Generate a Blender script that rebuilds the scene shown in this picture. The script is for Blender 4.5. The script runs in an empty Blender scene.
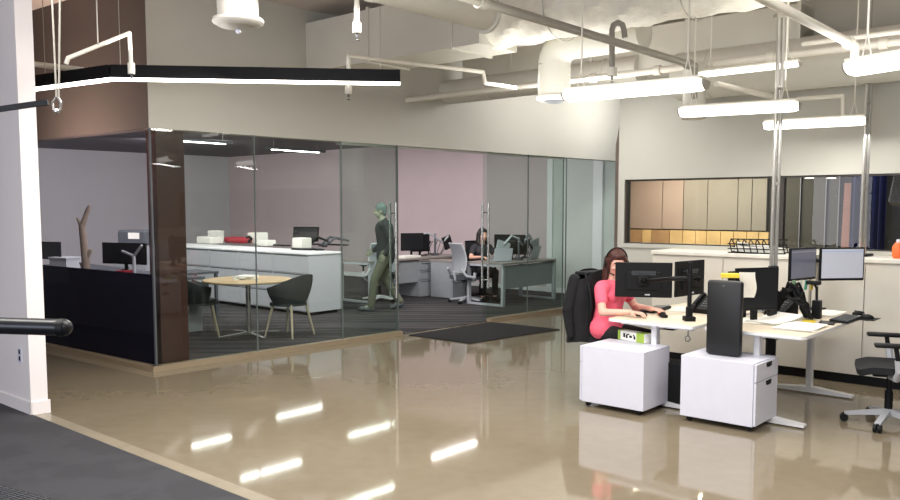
import bpy, bmesh, math, random
from mathutils import Vector, Matrix, Euler
random.seed(7)
PI = math.pi
R = math.radians
SC = bpy.context.scene
COL = SC.collection

# ---------------------------------------------------------------- camera
H = 1.70; FOC = 820.0; HOR = 207.0
cam_d = bpy.data.cameras.new('camera'); cam = bpy.data.objects.new('camera', cam_d); COL.objects.link(cam)
cam_d.sensor_width = 36; cam_d.lens = FOC/900*36; cam_d.clip_start = .05; cam_d.clip_end = 200
PPY = 274.0; TH = math.atan((PPY-HOR)/FOC)     # the photo is a crop: its optical centre lies a little below the middle
cam.location = (0, 0, H); cam.rotation_euler = (R(90)-TH, 0, 0); cam_d.shift_y = (PPY-250)/900
SC.camera = cam

def P(px, py, z=0.0):
    """surveyed point: where the sight line of a photo pixel meets height z"""
    v = ray(px, py); return Vector((0, 0, H))+v*((z-H)/v.z)
def ray(px, py):
    x, y, z = px-450, FOC, PPY-py
    return Vector((x, y*math.cos(TH)+z*math.sin(TH), -y*math.sin(TH)+z*math.cos(TH)))
def W(px, py, d):
    v = ray(px, py); return Vector((0, 0, H))+v*(d/v.y)

AR = R(49)                                   # the room grid: +x of the grid runs to the far right
A = Vector((math.cos(AR), math.sin(AR), 0)); B = Vector((-math.sin(AR), math.cos(AR), 0))
UP = Vector((0, 0, 1))

# ---------------------------------------------------------------- materials
MATS = {}
def mat(name, col, rough=.5, metal=0.0, noise=.06, nscale=8, bump=0.0, spec=.5, emit=None, estr=0, coat=0):
    if name in MATS: return MATS[name]
    m = bpy.data.materials.new(name); m.use_nodes = True
    nt = m.node_tree; b = nt.nodes['Principled BSDF']
    b.inputs['Roughness'].default_value = rough; b.inputs['Metallic'].default_value = metal
    b.inputs['Specular IOR Level'].default_value = spec
    if coat: b.inputs['Coat Weight'].default_value = coat
    tc = nt.nodes.new('ShaderNodeTexCoord'); n = nt.nodes.new('ShaderNodeTexNoise')
    n.inputs['Scale'].default_value = nscale; n.inputs['Detail'].default_value = 4
    nt.links.new(tc.outputs['Object'], n.inputs['Vector'])
    r = nt.nodes.new('ShaderNodeValToRGB')
    c = Vector(col[:3])
    r.color_ramp.elements[0].position = .3; r.color_ramp.elements[1].position = .7
    r.color_ramp.elements[0].color = (*(c*(1-noise)), 1); r.color_ramp.elements[1].color = (*[min(1, v*(1+noise)) for v in c], 1)
    nt.links.new(n.outputs['Fac'], r.inputs['Fac']); nt.links.new(r.outputs['Color'], b.inputs['Base Color'])
    if bump:
        bp = nt.nodes.new('ShaderNodeBump'); bp.inputs['Strength'].default_value = bump; bp.inputs['Distance'].default_value = .01
        nt.links.new(n.outputs['Fac'], bp.inputs['Height']); nt.links.new(bp.outputs['Normal'], b.inputs['Normal'])
    if emit:
        b.inputs['Emission Color'].default_value = (*emit, 1); b.inputs['Emission Strength'].default_value = estr
    MATS[name] = m
    return m
def srgb(r, g, b):
    f = lambda v: (v/255/12.92) if v/255 <= .04045 else ((v/255+.055)/1.055)**2.4
    return (f(r), f(g), f(b))

def glass_mat(name, tint, refl=1.0):
    m = bpy.data.materials.new(name); m.use_nodes = True; nt = m.node_tree; nt.nodes.clear()
    o = nt.nodes.new('ShaderNodeOutputMaterial'); mx = nt.nodes.new('ShaderNodeMixShader')
    t = nt.nodes.new('ShaderNodeBsdfTransparent'); g = nt.nodes.new('ShaderNodeBsdfGlossy'); f = nt.nodes.new('ShaderNodeFresnel')
    n = nt.nodes.new('ShaderNodeTexNoise'); n.inputs['Scale'].default_value = .6
    r = nt.nodes.new('ShaderNodeValToRGB'); r.color_ramp.elements[0].color = (*tint, 1); r.color_ramp.elements[1].color = (*[min(1, v*1.02) for v in tint], 1)
    mm = nt.nodes.new('ShaderNodeMath'); mm.operation = 'MULTIPLY'; mm.inputs[1].default_value = refl
    f.inputs['IOR'].default_value = 1.5; g.inputs['Roughness'].default_value = .01; g.inputs['Color'].default_value = (.9, .9, .9, 1)
    nt.links.new(n.outputs['Fac'], r.inputs['Fac']); nt.links.new(r.outputs['Color'], t.inputs['Color'])
    ge = nt.nodes.new('ShaderNodeNewGeometry'); bk = nt.nodes.new('ShaderNodeMath'); bk.operation = 'SUBTRACT'; bk.inputs[0].default_value = 1
    m2 = nt.nodes.new('ShaderNodeMath'); m2.operation = 'MULTIPLY'; f.inputs['IOR'].default_value = 1.5
    nt.links.new(ge.outputs['Backfacing'], bk.inputs[1]); nt.links.new(bk.outputs[0], m2.inputs[0]); nt.links.new(mm.outputs[0], m2.inputs[1])
    nt.links.new(f.outputs['Fac'], mm.inputs[0]); nt.links.new(m2.outputs[0], mx.inputs['Fac'])
    nt.links.new(t.outputs[0], mx.inputs[1]); nt.links.new(g.outputs[0], mx.inputs[2]); nt.links.new(mx.outputs[0], o.inputs['Surface'])
    return m

M_WALL = mat('painted_wall', srgb(186, 185, 176), .7, noise=.02, nscale=2)
M_OFFW = mat('office_wall', srgb(190, 188, 190), .7, noise=.02, nscale=2)
M_PINK = mat('office_rear_wall', srgb(208, 190, 194), .7, noise=.02, nscale=2)
M_SHADEWALL = mat('dark_wall', srgb(84, 76, 73), .75, noise=.03, nscale=2)  # wall paint darkened for the shade on the side turned from the lamps
M_PILLAR = mat('white_wall', srgb(232, 226, 226), .6, noise=.015, nscale=2)
M_CEIL = mat('ceiling_slab', srgb(200, 190, 184), .8, noise=.05, nscale=1.5)
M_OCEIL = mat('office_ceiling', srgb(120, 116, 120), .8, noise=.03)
M_CURB = mat('tan_curb', srgb(142, 128, 106), .4, noise=.05)
M_DUCT = mat('painted_duct', srgb(208, 206, 196), .5, noise=.03, nscale=3)
M_PIPE = mat('white_pipe', srgb(222, 218, 206), .35, noise=.03)
M_GPIPE = mat('grey_pipe', srgb(150, 146, 136), .4, noise=.05)
M_FOIL = mat('duct_wrap', srgb(240, 238, 226), .45, noise=.06, nscale=14, bump=.9)
M_BLACK = mat('black_plastic', srgb(12, 13, 15), .55, noise=.1, spec=.25)
M_BLACKS = mat('black_satin', srgb(22, 23, 27), .35, noise=.08, spec=.35)
M_BCLOTH = mat('black_cloth', srgb(18, 19, 23), .9, noise=.25, nscale=30, bump=.4)
M_WHITE = mat('white_laminate', srgb(212, 213, 226), .4, noise=.015)
M_WMETAL = mat('white_metal', srgb(226, 226, 228), .35, noise=.02)
M_STORE = mat('storage_white', srgb(216, 211, 200), .45, noise=.015)
M_HOUSE = mat('matt_black', srgb(16, 16, 18), .9, noise=.1, spec=.1)
M_DTOP = mat('pale_desktop', srgb(218, 206, 184), .4, noise=.03)
M_ALU = mat('aluminium', srgb(190, 188, 182), .3, .7, noise=.04)
M_STEEL = mat('brushed_steel', srgb(200, 198, 194), .25, .9, noise=.04)
M_GREY = mat('grey_laminate', srgb(150, 153, 158), .5, noise=.03)
M_DGREY = mat('dark_grey_panel', srgb(78, 82, 88), .5, noise=.04)
M_LGREY = mat('light_grey_plastic', srgb(176, 178, 184), .4, noise=.03)
M_FILE = mat('grey_file_cabinet', srgb(182, 184, 190), .45, noise=.02)
M_FILET = mat('white_top', srgb(240, 240, 242), .35, noise=.01)
M_WOOD = mat('oak_top', srgb(205, 178, 140), .4, noise=.1, nscale=6)
M_LEGW = mat('ash_leg', srgb(200, 184, 160), .5, noise=.1)
M_SHELL = mat('charcoal_shell', srgb(58, 62, 64), .7, noise=.06)
M_BROWN = mat('brown_column', srgb(62, 36, 31), .4, noise=.08, nscale=3)
M_NAVY = mat('navy_film', srgb(8, 11, 32), .8, noise=.1, spec=.1)
M_PAPER = mat('paper', srgb(236, 234, 226), .7, noise=.02)
M_YEL = mat('yellow_card', srgb(226, 200, 60), .6)
M_GRN = mat('green_note', srgb(160, 205, 160), .6)
M_TEAL = mat('teal_note', srgb(110, 190, 170), .6)
M_BLUE = mat('blue_plastic', srgb(56, 92, 150), .5)
M_RED = mat('red_plastic', srgb(170, 40, 56), .5)
M_ORANGE = mat('orange_plastic', srgb(226, 104, 46), .5)
M_MAT = mat('black_mat', srgb(14, 14, 16), .9, noise=.3, nscale=60, bump=.3)
M_GLASS = glass_mat('office_glass', (.885, .925, .905), 1.0)
M_GLASSD = glass_mat('dark_glass', (.90, .90, .93), .3)
M_GLASSW = glass_mat('window_glass', (.9, .9, .88), .8)
M_LENS = mat('lit_lens', (1, 1, 1), .5, noise=0, emit=(1, .97, .90), estr=4.5)
M_LENSO = mat('lit_office_lens', (1, 1, 1), .5, noise=0, emit=(1, .97, .92), estr=28)
M_STRIP = mat('lit_strip', (1, 1, 1), .5, noise=0, emit=(1, .93, .84), estr=7)
M_SKIN = mat('skin', srgb(222, 172, 150), .5, noise=.04)

def floor_mat():
    m = bpy.data.materials.new('polished_concrete'); m.use_nodes = True; nt = m.node_tree; b = nt.nodes['Principled BSDF']
    tc = nt.nodes.new('ShaderNodeTexCoord')
    n = nt.nodes.new('ShaderNodeTexNoise'); n.inputs['Scale'].default_value = .7; n.inputs['Detail'].default_value = 2; n.inputs['Roughness'].default_value = .5
    n2 = nt.nodes.new('ShaderNodeTexNoise'); n2.inputs['Scale'].default_value = 9; n2.inputs['Detail'].default_value = 5
    mx = nt.nodes.new('ShaderNodeMix'); mx.data_type = 'FLOAT'; mx.inputs[0].default_value = .3
    nt.links.new(tc.outputs['Object'], n.inputs['Vector']); nt.links.new(tc.outputs['Object'], n2.inputs['Vector'])
    nt.links.new(n.outputs['Fac'], mx.inputs[2]); nt.links.new(n2.outputs['Fac'], mx.inputs[3])
    r = nt.nodes.new('ShaderNodeValToRGB'); e = r.color_ramp.elements
    e[0].position = .35; e[0].color = (*srgb(126, 115, 96), 1); e[1].position = .65; e[1].color = (*srgb(138, 127, 108), 1)
    nt.links.new(mx.outputs[0], r.inputs['Fac']); nt.links.new(r.outputs['Color'], b.inputs['Base Color'])
    rr = nt.nodes.new('ShaderNodeMapRange'); rr.inputs[3].default_value = .056; rr.inputs[4].default_value = .0562
    nt.links.new(n.outputs['Fac'], rr.inputs[0]); nt.links.new(rr.outputs[0], b.inputs['Roughness'])
    b.inputs['Specular IOR Level'].default_value = .75; b.inputs['IOR'].default_value = 1.55
 
    return m
M_FLOOR = floor_mat()
def carpet_mat(name, c1, c2, ang, sx, sy):
    m = bpy.data.materials.new(name); m.use_nodes = True; nt = m.node_tree; b = nt.nodes['Principled BSDF']
    tc = nt.nodes.new('ShaderNodeTexCoord'); mp = nt.nodes.new('ShaderNodeMapping'); mp.inputs['Rotation'].default_value = (0, 0, ang); mp.inputs['Scale'].default_value = (sx, sy, 1)
    n = nt.nodes.new('ShaderNodeTexNoise'); n.inputs['Scale'].default_value = 1.0; n.inputs['Detail'].default_value = 3
    n2 = nt.nodes.new('ShaderNodeTexNoise'); n2.inputs['Scale'].default_value = 120
    nt.links.new(tc.outputs['Object'], mp.inputs['Vector']); nt.links.new(mp.outputs[0], n.inputs['Vector']); nt.links.new(tc.outputs['Object'], n2.inputs['Vector'])
    r = nt.nodes.new('ShaderNodeValToRGB'); e = r.color_ramp.elements
    e[0].position = .46; e[0].color = (*c1, 1); e[1].position = .54; e[1].color = (*c2, 1)
    nt.links.new(n.outputs['Fac'], r.inputs['Fac']); nt.links.new(r.outputs['Color'], b.inputs['Base Color'])
    bp = nt.nodes.new('ShaderNodeBump'); bp.inputs['Strength'].default_value = .5; bp.inputs['Distance'].default_value = .005
    nt.links.new(n2.outputs['Fac'], bp.inputs['Height']); nt.links.new(bp.outputs['Normal'], b.inputs['Normal'])
    b.inputs['Roughness'].default_value = .95
    return m
M_CARPET = carpet_mat('striped_carpet', srgb(30, 29, 31), srgb(66, 63, 65), -AR, .35, 7)
M_CARPET2 = carpet_mat('dark_carpet', srgb(52, 52, 56), srgb(58, 58, 62), 0, 3, 3)

# ---------------------------------------------------------------- mesh builder
class MB:
    def __init__(s): s.bm = bmesh.new()
    def _x(s, vs, loc, rot):
        m = Matrix.Translation(Vector(loc)) @ (rot if isinstance(rot, Matrix) else Euler(rot).to_matrix().to_4x4())
        bmesh.ops.transform(s.bm, matrix=m, verts=vs)
        return s
    def box(s, c, d, rot=(0, 0, 0), bev=0):
        r = bmesh.ops.create_cube(s.bm, size=1); vs = r['verts']
        for v in vs: v.co = Vector((v.co.x*d[0], v.co.y*d[1], v.co.z*d[2]))
        if bev:
            es = list({e for v in vs for e in v.link_edges})
            rr = bmesh.ops.bevel(s.bm, geom=es, offset=bev, segments=2, affect='EDGES', profile=.5)
            vs = list({v for f in rr['faces'] for v in f.verts} | {v for v in vs if v.is_valid})
        return s._x(vs, c, rot)
    def cyl(s, a, b, r1, r2=None, n=16, caps=True):
        a, b = Vector(a), Vector(b); r2 = r1 if r2 is None else r2
        d = b-a; L = d.length
        if L < 1e-6: return s
        r = bmesh.ops.create_cone(s.bm, cap_ends=caps, segments=n, radius1=r1, radius2=r2, depth=L)
        q = Vector((0, 0, 1)).rotation_difference(d.normalized()).to_matrix().to_4x4()
        return s._x(r['verts'], (a+b)/2, q)
    def sph(s, c, r, sc=(1, 1, 1), rot=(0, 0, 0), n=12):
        q = bmesh.ops.create_uvsphere(s.bm, u_segments=n*2, v_segments=n, radius=r)
        for v in q['verts']: v.co = Vector((v.co.x*sc[0], v.co.y*sc[1], v.co.z*sc[2]))
        return s._x(q['verts'], c, rot)
    def cap(s, a, b, r1, r2=None, n=8):
        r2 = r1 if r2 is None else r2
        s.cyl(a, b, r1, r2, n=n*2); s.sph(a, r1, n=n); s.sph(b, r2, n=n); return s
    def path(s, pts, r, n=10):
        pts = [Vector(p) for p in pts]
        for i in range(len(pts)-1): s.cyl(pts[i], pts[i+1], r, n=n)
        for p in pts[1:-1]: s.sph(p, r*1.0, n=max(4, n//2))
        return s
    def prism(s, poly, z0, z1):
        bm = s.bm; lo = [bm.verts.new((p[0], p[1], z0)) for p in poly]; hi = [bm.verts.new((p[0], p[1], z1)) for p in poly]
        n = len(poly)
        bm.faces.new(lo[::-1]); bm.faces.new(hi)
        for i in range(n): bm.faces.new((lo[i], lo[(i+1) % n], hi[(i+1) % n], hi[i]))
        return s
    def extr(s, poly, a, b, c, d, org=(0, 0, 0)):
        """polygon in plane (a,b) at org, thickness d along c"""
        bm = s.bm; a, b, c, org = Vector(a), Vector(b), Vector(c), Vector(org)
        lo = [bm.verts.new(org+a*p[0]+b*p[1]) for p in poly]; hi = [bm.verts.new(org+a*p[0]+b*p[1]+c*d) for p in poly]; n = len(poly)
        bm.faces.new(lo[::-1]); bm.faces.new(hi)
        for i in range(n): bm.faces.new((lo[i], lo[(i+1) % n], hi[(i+1) % n], hi[i]))
        return s
    def lathe(s, prof, c=(0, 0, 0), n=28):
        bm = s.bm; c = Vector(c); rings = []
        for (r, z) in prof:
            rings.append([bm.verts.new(c+Vector((r*math.cos(2*PI*k/n), r*math.sin(2*PI*k/n), z))) for k in range(n)])
        for i in range(len(rings)-1):
            for k in range(n): bm.faces.new((rings[i][k], rings[i][(k+1) % n], rings[i+1][(k+1) % n], rings[i+1][k]))
        bm.faces.new(rings[0][::-1]); bm.faces.new(rings[-1]); return s
    def sheet(s, fn, nu, nv, th=0):
        bm = s.bm
        g = [[bm.verts.new(fn(u/nu, v/nv)) for v in range(nv+1)] for u in range(nu+1)]
        fs = [bm.faces.new((g[u][v], g[u+1][v], g[u+1][v+1], g[u][v+1])) for u in range(nu) for v in range(nv)]
        if th:
            bmesh.ops.recalc_face_normals(bm, faces=fs); bmesh.ops.solidify(bm, geom=fs, thickness=th)
        return s
    def build(s, name, m, parent=None, smooth=False, remesh=0, decim=0):
        if not remesh: bmesh.ops.recalc_face_normals(s.bm, faces=s.bm.faces[:])
        me = bpy.data.meshes.new(name); s.bm.to_mesh(me); s.bm.free()
        o = bpy.data.objects.new(name, me); COL.objects.link(o)
        ms = m if isinstance(m, (list, tuple)) else [m]
        if remesh:
            md = o.modifiers.new('r', 'REMESH'); md.mode = 'VOXEL'; md.voxel_size = remesh; md.use_smooth_shade = True
            sm = o.modifiers.new('s', 'SMOOTH'); sm.factor = .5; sm.iterations = 3
            dg = bpy.context.evaluated_depsgraph_get(); dg.update()
            me2 = bpy.data.meshes.new_from_object(o.evaluated_get(dg)); o.modifiers.clear(); o.data = me2; me2.name = name
            smooth = True
        for q in ms: o.data.materials.append(q)
        if smooth:
            for p in o.data.polygons: p.use_smooth = True
            if not remesh:
                try:
                    o.data.set_sharp_from_angle(angle=R(35))
                except Exception: pass
        if parent: o.parent = parent
        return o

def thing(name, label, cat, loc=(0, 0, 0), rz=0, group=None):
    o = bpy.data.objects.new(name, None); COL.objects.link(o); o.empty_display_size = .1
    o.location = loc; o.rotation_euler = (0, 0, rz); o['label'] = label; o['category'] = cat
    if group: o['group'] = group
    return o
def tag(o, label, cat, group=None, loc=None, rz=None):
    o['label'] = label; o['category'] = cat
    if group: o['group'] = group
    if loc is not None: o.location = loc
    if rz is not None: o.rotation_euler = (0, 0, rz)
    return o
def struct(o, label=None):
    o['kind'] = 'structure'
    if label: o['label'] = label; o['category'] = o.name.split('.')[0].split('_')[0]
    return o
KIDS = {}
def kids(o): return [c for c in bpy.data.objects if c.parent == o]
def dup(o, label, loc, rz, group=None):
    def cp(x, par):
        c = x.copy(); COL.objects.link(c); c.parent = par
        for k in kids(x): cp(k, c)
        return c
    r = cp(o, None); r.location = loc; r.rotation_euler = (0, 0, rz); r['label'] = label
    if group: r['group'] = group
    return r
def area(name, loc, size, power, col=(1, .95, .88), to=None, spread=None, shape='RECTANGLE', sy=None):
    l = bpy.data.lights.new(name, 'AREA'); l.energy = power; l.color = col; l.shape = shape; l.size = size; l.size_y = sy or size
    if spread: l.spread = spread
    o = bpy.data.objects.new(name, l); COL.objects.link(o); o.location = loc
    d = (Vector(to)-Vector(loc)) if to is not None else Vector((0, 0, -1))
    o.rotation_euler = d.to_track_quat('-Z', 'Y').to_euler()
    return o
# ================================================================= ROOM SHELL
CEILZ = 4.0; GZ = 2.5; OCZ = 3.12
C0 = P(156, 371); R1 = P(640, 299.5); L1 = P(46, 347.5)
ga = (R1-C0).normalized(); gl = (L1-C0).normalized()
L2 = C0+gl*6.0
gn = Vector((-ga.y, ga.x, 0))             # into the office, from the right-hand glass
gln = Vector((-gl.y, gl.x, 0)); gln = gln if gln.dot(ga) > 0 else -gln
def wallbox(name, a, b, z0, z1, th, side, m, label=None):
    """upright slab from a to b; thickness th towards `side`"""
    a, b = Vector(a), Vector(b); d = (b-a).normalized(); L = (b-a).length
    mb = MB(); s = Vector(side).normalized()
    mb.extr([(0, z0), (L, z0), (L, z1), (0, z1)], d, UP, s, th, (a.x, a.y, 0))
    o = mb.build(name, m); return struct(o, label)
fl = MB().prism([(-14, -3), (10, -3), (10, 26), (-14, 26)], -.1, 0).build('floor', M_FLOOR); struct(fl)
cl = MB().prism([(-14, -3), (10, -3), (10, 26), (-14, 26)], CEILZ, CEILZ+.1).build('ceiling', M_CEIL); struct(cl)
# office floor, ceiling, walls
off_far_r = R1+B*13.0; off_far_l = L2+B*7+A*2
poly = [C0+gn*.03, R1+gn*.03, off_far_r, off_far_l, L2+gln*.05]
MB().prism([(p.x, p.y) for p in poly], .001, .008).build('floor_office_carpet', M_CARPET)['kind'] = 'structure'
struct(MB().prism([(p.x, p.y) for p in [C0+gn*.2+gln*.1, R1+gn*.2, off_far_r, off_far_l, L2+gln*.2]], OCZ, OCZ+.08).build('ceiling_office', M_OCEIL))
wallbox('wall_office_right', R1+gn*.02, off_far_r, 0, OCZ+.1, .12, A, M_PINK)
pr = R1+gn*.02+B*.55-A*.02
for k, (u0, u1, th) in enumerate(((.75, .95, .10), (1.9, 2.02, .06))):
    struct(MB().extr([(u0, 0), (u1, 0), (u1, OCZ), (u0, OCZ)], B, UP, -A, th, R1+gn*.02).build('column_white', M_FILET))
struct(MB().extr([(0, 0), (1.9, 0), (1.9, OCZ-.01), (0, OCZ-.01)], B, UP, -A, .015, R1+gn*.02).build('wall_office_pier', mat('cool_white', srgb(206, 210, 206), .7, noise=.02)))
struct(MB().extr([(0, 0), (12, 0), (12, .1), (0, .1)], B, UP, -A, .03, R1+gn*.02).build('baseboard_office', M_FILET))
wallbox('wall_office_back', off_far_l-A*.5, off_far_r+A*.1, 0, OCZ+.1, .12, B, M_OFFW)
wallbox('wall_office_left', L2-gl*.1, off_far_l, 0, OCZ+.1, .12, -A, M_OFFW)
# bulkheads above the glass
wallbox('wall_above_glass_right', C0-ga*.0, R1+ga*.2, GZ, CEILZ, .16, gn, M_WALL)
wallbox('wall_above_glass_left', C0, L2, GZ, CEILZ, .16, gln, M_SHADEWALL)
# curbs
wallbox('trim_1', C0-ga*.03-gn*.05, P(342, 345)-gn*.0, 0, .055, .1, gn, M_CURB)
DL = None
def on_glass(px):
    """point on the right-hand glass line seen at column px"""
    k = (px-450)/FOC
    t = (k*C0.y-C0.x)/(ga.x-k*ga.y)
    return C0+ga*t
bpy.data.objects.remove(bpy.data.objects['trim_1'])
wallbox('trim_1', C0-ga*.05-gn*.05, on_glass(400)-gn*.05, 0, .055, .1, gn, M_CURB)
wallbox('trim_2', on_glass(489)-gn*.05, R1-gn*.05, 0, .055, .1, gn, M_CURB)
wallbox('trim_3', C0-gln*.05-gl*.02, L2-gln*.05, 0, .055, .1, gln, M_CURB)
# glass panes
M_SEAL = mat('glass_seal', srgb(96, 104, 102), .4)
def pane(name, a, b, z0, z1, m, off, seal=True, label=None):
    d = (b-a).normalized(); n = Vector((-d.y, d.x, 0)); L = (b-a).length
    mb = MB(); mb.extr([(.004, z0), (L-.004, z0), (L-.004, z1), (.004, z1)], d, UP, n, .012, a+n*off)
    o = mb.build(name, m); struct(o, label)
    if seal:
        e = MB(); e.extr([(L-.006, z0), (L+.006, z0), (L+.006, z1), (L-.006, z1)], d, UP, n, .016, a+n*(off-.002))
        e.build('edge_seal', M_SEAL, o)
    return o
xs = [156, 256, 342, 398]
for i in range(3): pane('window_%d' % (i+1), on_glass(xs[i]) if i else C0, on_glass(xs[i+1]), .055, GZ, M_GLASS, 0)
xs = [487, 528, 566, 636]
for i in range(3): pane('window_%d' % (i+4), on_glass(xs[i]), on_glass(xs[i+1]), .055, GZ, M_GLASS, 0)
# sliding door leaves standing in front of the fixed panes (open position)
def leaf(name, pa, pb, hx):
    o = pane(name, on_glass(pa)+gn*.06, on_glass(pb)+gn*.06, .02, GZ-.02, M_GLASS, 0)
    for k, s in enumerate((-1, 1)):
        h = on_glass(hx)+gn*(.066+s*.06)
        mb = MB().cyl(h+UP*.5, h+UP*1.76, .017)
        for z in (.62, 1.62): mb.cyl(h+UP*z, on_glass(hx)+gn*.066+UP*z, .01)
        mb.build('handle', M_STEEL, o, True)
leaf('door_1', 343, 400, 396.5); leaf('door_2', 486, 566, 488.5)
MB().extr([(0, 0), (1, 0), (1, .03), (0, .03)], on_glass(566)-on_glass(342), UP, gn, .09, on_glass(342)+UP*(GZ-.03)+gn*.02).build('trim_4', M_ALU)['kind'] = 'structure'
# left glass
for i in range(2):
    a = C0+gl*(i*3); b = C0+gl*(i*3+3)
    pane('window_%d' % (i+7), b, a, .055, GZ, M_GLASSD, 0, seal=True)
struct(MB().extr([(0, .055), (5.9, .055), (5.9, 1.0), (0, 1.0)], gl, UP, gln, .012, C0+gln*.03+gl*.05).build('wall_privacy_film', M_NAVY))  # opaque navy sheet behind the lower part of the left glass
struct(MB().extr([(-.012, .055), (.012, .055), (.012, GZ), (-.012, GZ)], gl, UP, gln, .02, C0-gln*.004).build('trim_5', M_DGREY))
# brown column just inside the glass corner
cc = on_glass(177.5)+gn*.22
struct(MB().box((cc.x, cc.y, GZ/2+.3), (.31, .22, GZ+.6), (0, 0, math.atan2(ga.y, ga.x))).build('column_brown', M_BROWN))

# ---- window wall on the right, behind the long white cabinet
Q = P(845, 383); WD = .55
def wl(px, off=0.0):
    """point on the window wall plane (offset off towards the far side) seen at column px"""
    o = Q+A*(WD+off); k = (px-450)/FOC
    t = (k*o.y-o.x)/(B.x-k*B.y)
    return o+B*t
WT = .14
wz0, wz1 = 1.26, 2.03
e0, e1, w0, w1 = wl(617.5), wl(845)-B*6.0, wl(624.5), wl(845)-B*5.0
def slab(name, a, b, z0, z1, m=M_WALL): return wallbox(name, a, b, z0, z1, WT, A, m)
mb = MB(); d = -B; L = (e1-e0).length; s0 = (w0-e0).length; s1 = (w1-e0).length
for (x0, x1, z0, z1) in ((0, L, 0, wz0), (0, L, wz1, CEILZ), (0, s0, wz0, wz1), (s1, L, wz0, wz1)):
    mb.extr([(x0, z0), (x1, z0), (x1, z1), (x0, z1)], d, UP, A, WT, (e0.x, e0.y, 0))
struct(mb.build('wall_right', M_WALL))
win = struct(MB().extr([(s0, wz0), (s1, wz0), (s1, wz1), (s0, wz1)], d, UP, A, .01, (e0+A*.08)).build('window_11', M_GLASSW))
mb = MB(); fw = .05
for (x0, x1, z0, z1) in ((s0-fw, s1+fw, wz1, wz1+fw), (s0-fw, s1+fw, wz0-fw, wz0), (s0-fw, s0, wz0, wz1), (s1, s1+fw, wz0, wz1)):
    mb.extr([(x0, z0), (x1, z0), (x1, z1), (x0, z1)], d, UP, -A, .02, (e0.x, e0.y, 0))
mb.build('window_frame', M_WALL, win)
mb = MB(); sm = (wl(779)-e0).length
for (x0, x1, z0, z1) in ((s0, s1, wz1-.02, wz1), (s0, s1, wz0, wz0+.012), (s0, s0+.03, wz0, wz1), (sm-.035, sm+.035, wz0, wz1)):
    mb.extr([(x0, z0), (x1, z0), (x1, z1), (x0, z1)], d, UP, A, .07, (e0.x, e0.y, 0))
mb.build('window_mullion', mat('bronze_frame', srgb(52, 46, 40), .4), win)
struct(MB().extr([(0, 0), (L, 0), (L, .09), (0, .09)], d, UP, -A, .012, e0).build('baseboard_right', M_BLACK))
# room seen through the window
RD = 3.0
sk = Vector((ray(622, HOR).x, ray(622, HOR).y, 0)).normalized(); r0 = e0+A*WT; r0b = e0+sk*((RD)/sk.dot(A)); r1 = e1+A*WT; r1b = e1+A*RD
wallbox('wall_studio_left', r0, r0b, 0, 2.7, .08, B, mat('studio_side', srgb(150, 130, 118), .7))
wallbox('wall_studio_back', r0b, r1b, 0, 2.7, .08, A, mat('studio_back', srgb(84, 84, 78), .7))
wallbox('wall_studio_right', r1, r1b, 0, 2.7, .08, -B, mat('studio_end', srgb(60, 62, 80), .7))
struct(MB().prism([(p.x, p.y) for p in (r0, r0b, r1b, r1)], 2.6, 2.68).build('ceiling_studio', mat('studio_ceil', srgb(40, 38, 36), .8)))
def sp(px, z): q = wl(px, RD-WD*0-.0); return q
def bpanel(name, pa, pb, z0, z1, m, off=.03, th=.03, lab=None, cat='panel', group=None):
    k = RD-off-.02
    a, b = wl(pa, k), wl(pb, k)
    o = MB().extr([(0, z0), ((b-a).length, z0), ((b-a).length, z1), (0, z1)], (b-a).normalized(), UP, -A, th, a).build(name, m)
    if lab: tag(o, lab, cat, group)
    else: struct(o)
    return o
mc = mat('studio_panel', srgb(182, 168, 158), .8, noise=.04, nscale=3)
mgr = mat('studio_panel_green', srgb(158, 156, 146), .8, noise=.04, nscale=3)
mw = mat('studio_wood', srgb(236, 208, 150), .5, noise=.12, nscale=5)
ex = [630, 663, 684, 708, 738, 752, 767]
for i in range(6):
    bpanel('acoustic_panel', ex[i]+.4, ex[i+1]-.4, 1.36, 2.45, mc if i < 2 else mgr, .02, .05, 'tall fabric acoustic panel on the back wall of the windowed room', 'panel', 'acoustic panels beyond the window')
wx = [630, 643.5, 653, 671, 684, 697, 708, 722, 735, 748, 760, 770]
mwd = mat('studio_wood_dark', srgb(190, 158, 116), .5, noise=.12, nscale=5)
for i in range(11):
    bpanel('wood_panel', wx[i]+.35, wx[i+1]-.35, .5, 1.34, mw if i not in (0, 2) else mwd, .02, .06, 'warm wooden panel below the acoustic panels beyond the window', 'panel', 'wood panels beyond the window')
for i, (pa, pb) in enumerate(((786, 799.5), (801.5, 825), (828, 838))):
    dd = bpanel('studio_door', pa, pb, 0, 2.2, mat('studio_door', srgb(88, 88, 80), .6), .02, .05, ['narrow dark door leaf beyond the window, beside the mullion', 'wide dark door leaf beyond the window with a pale edge', 'slim dark door leaf beyond the window next to the pink panel'][i], 'door')
    k = RD-.1; a, b = wl(pb-.8, k), wl(pb, k)
    MB().extr([(0, 0), ((b-a).length, 0), ((b-a).length, 2.2), (0, 2.2)], (b-a).normalized(), UP, -A, .02, a).build('edge_strip', M_LGREY, dd)
k = RD-.1; a = wl(840, k); b = wl(853, k)
tag(MB().extr([(0, 0), ((b-a).length, 0), ((b-a).length*.75, 2.02), ((b-a).length*.25, 2.02)], (b-a).normalized(), UP, -A, .04, a).build('pink_panel', mat('pink_panel', srgb(190, 140, 124), .7)), 'dull pink tapering panel beyond the window beside the blue drape', 'panel')
def drape(u, v):
    a, b = wl(849, RD-.3), wl(884, RD-.3)
    p = a.lerp(b, u); return Vector((p.x, p.y, .3+v*2.2))+A*(.05*math.sin(u*34))
tag(MB().sheet(drape, 48, 2, .01).build('drape', mat('blue_drape', srgb(34, 42, 92), .8), smooth=True), 'dark blue hanging drape beyond the right end of the window', 'curtain')
q = W(905, 190, 9.6)
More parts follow.
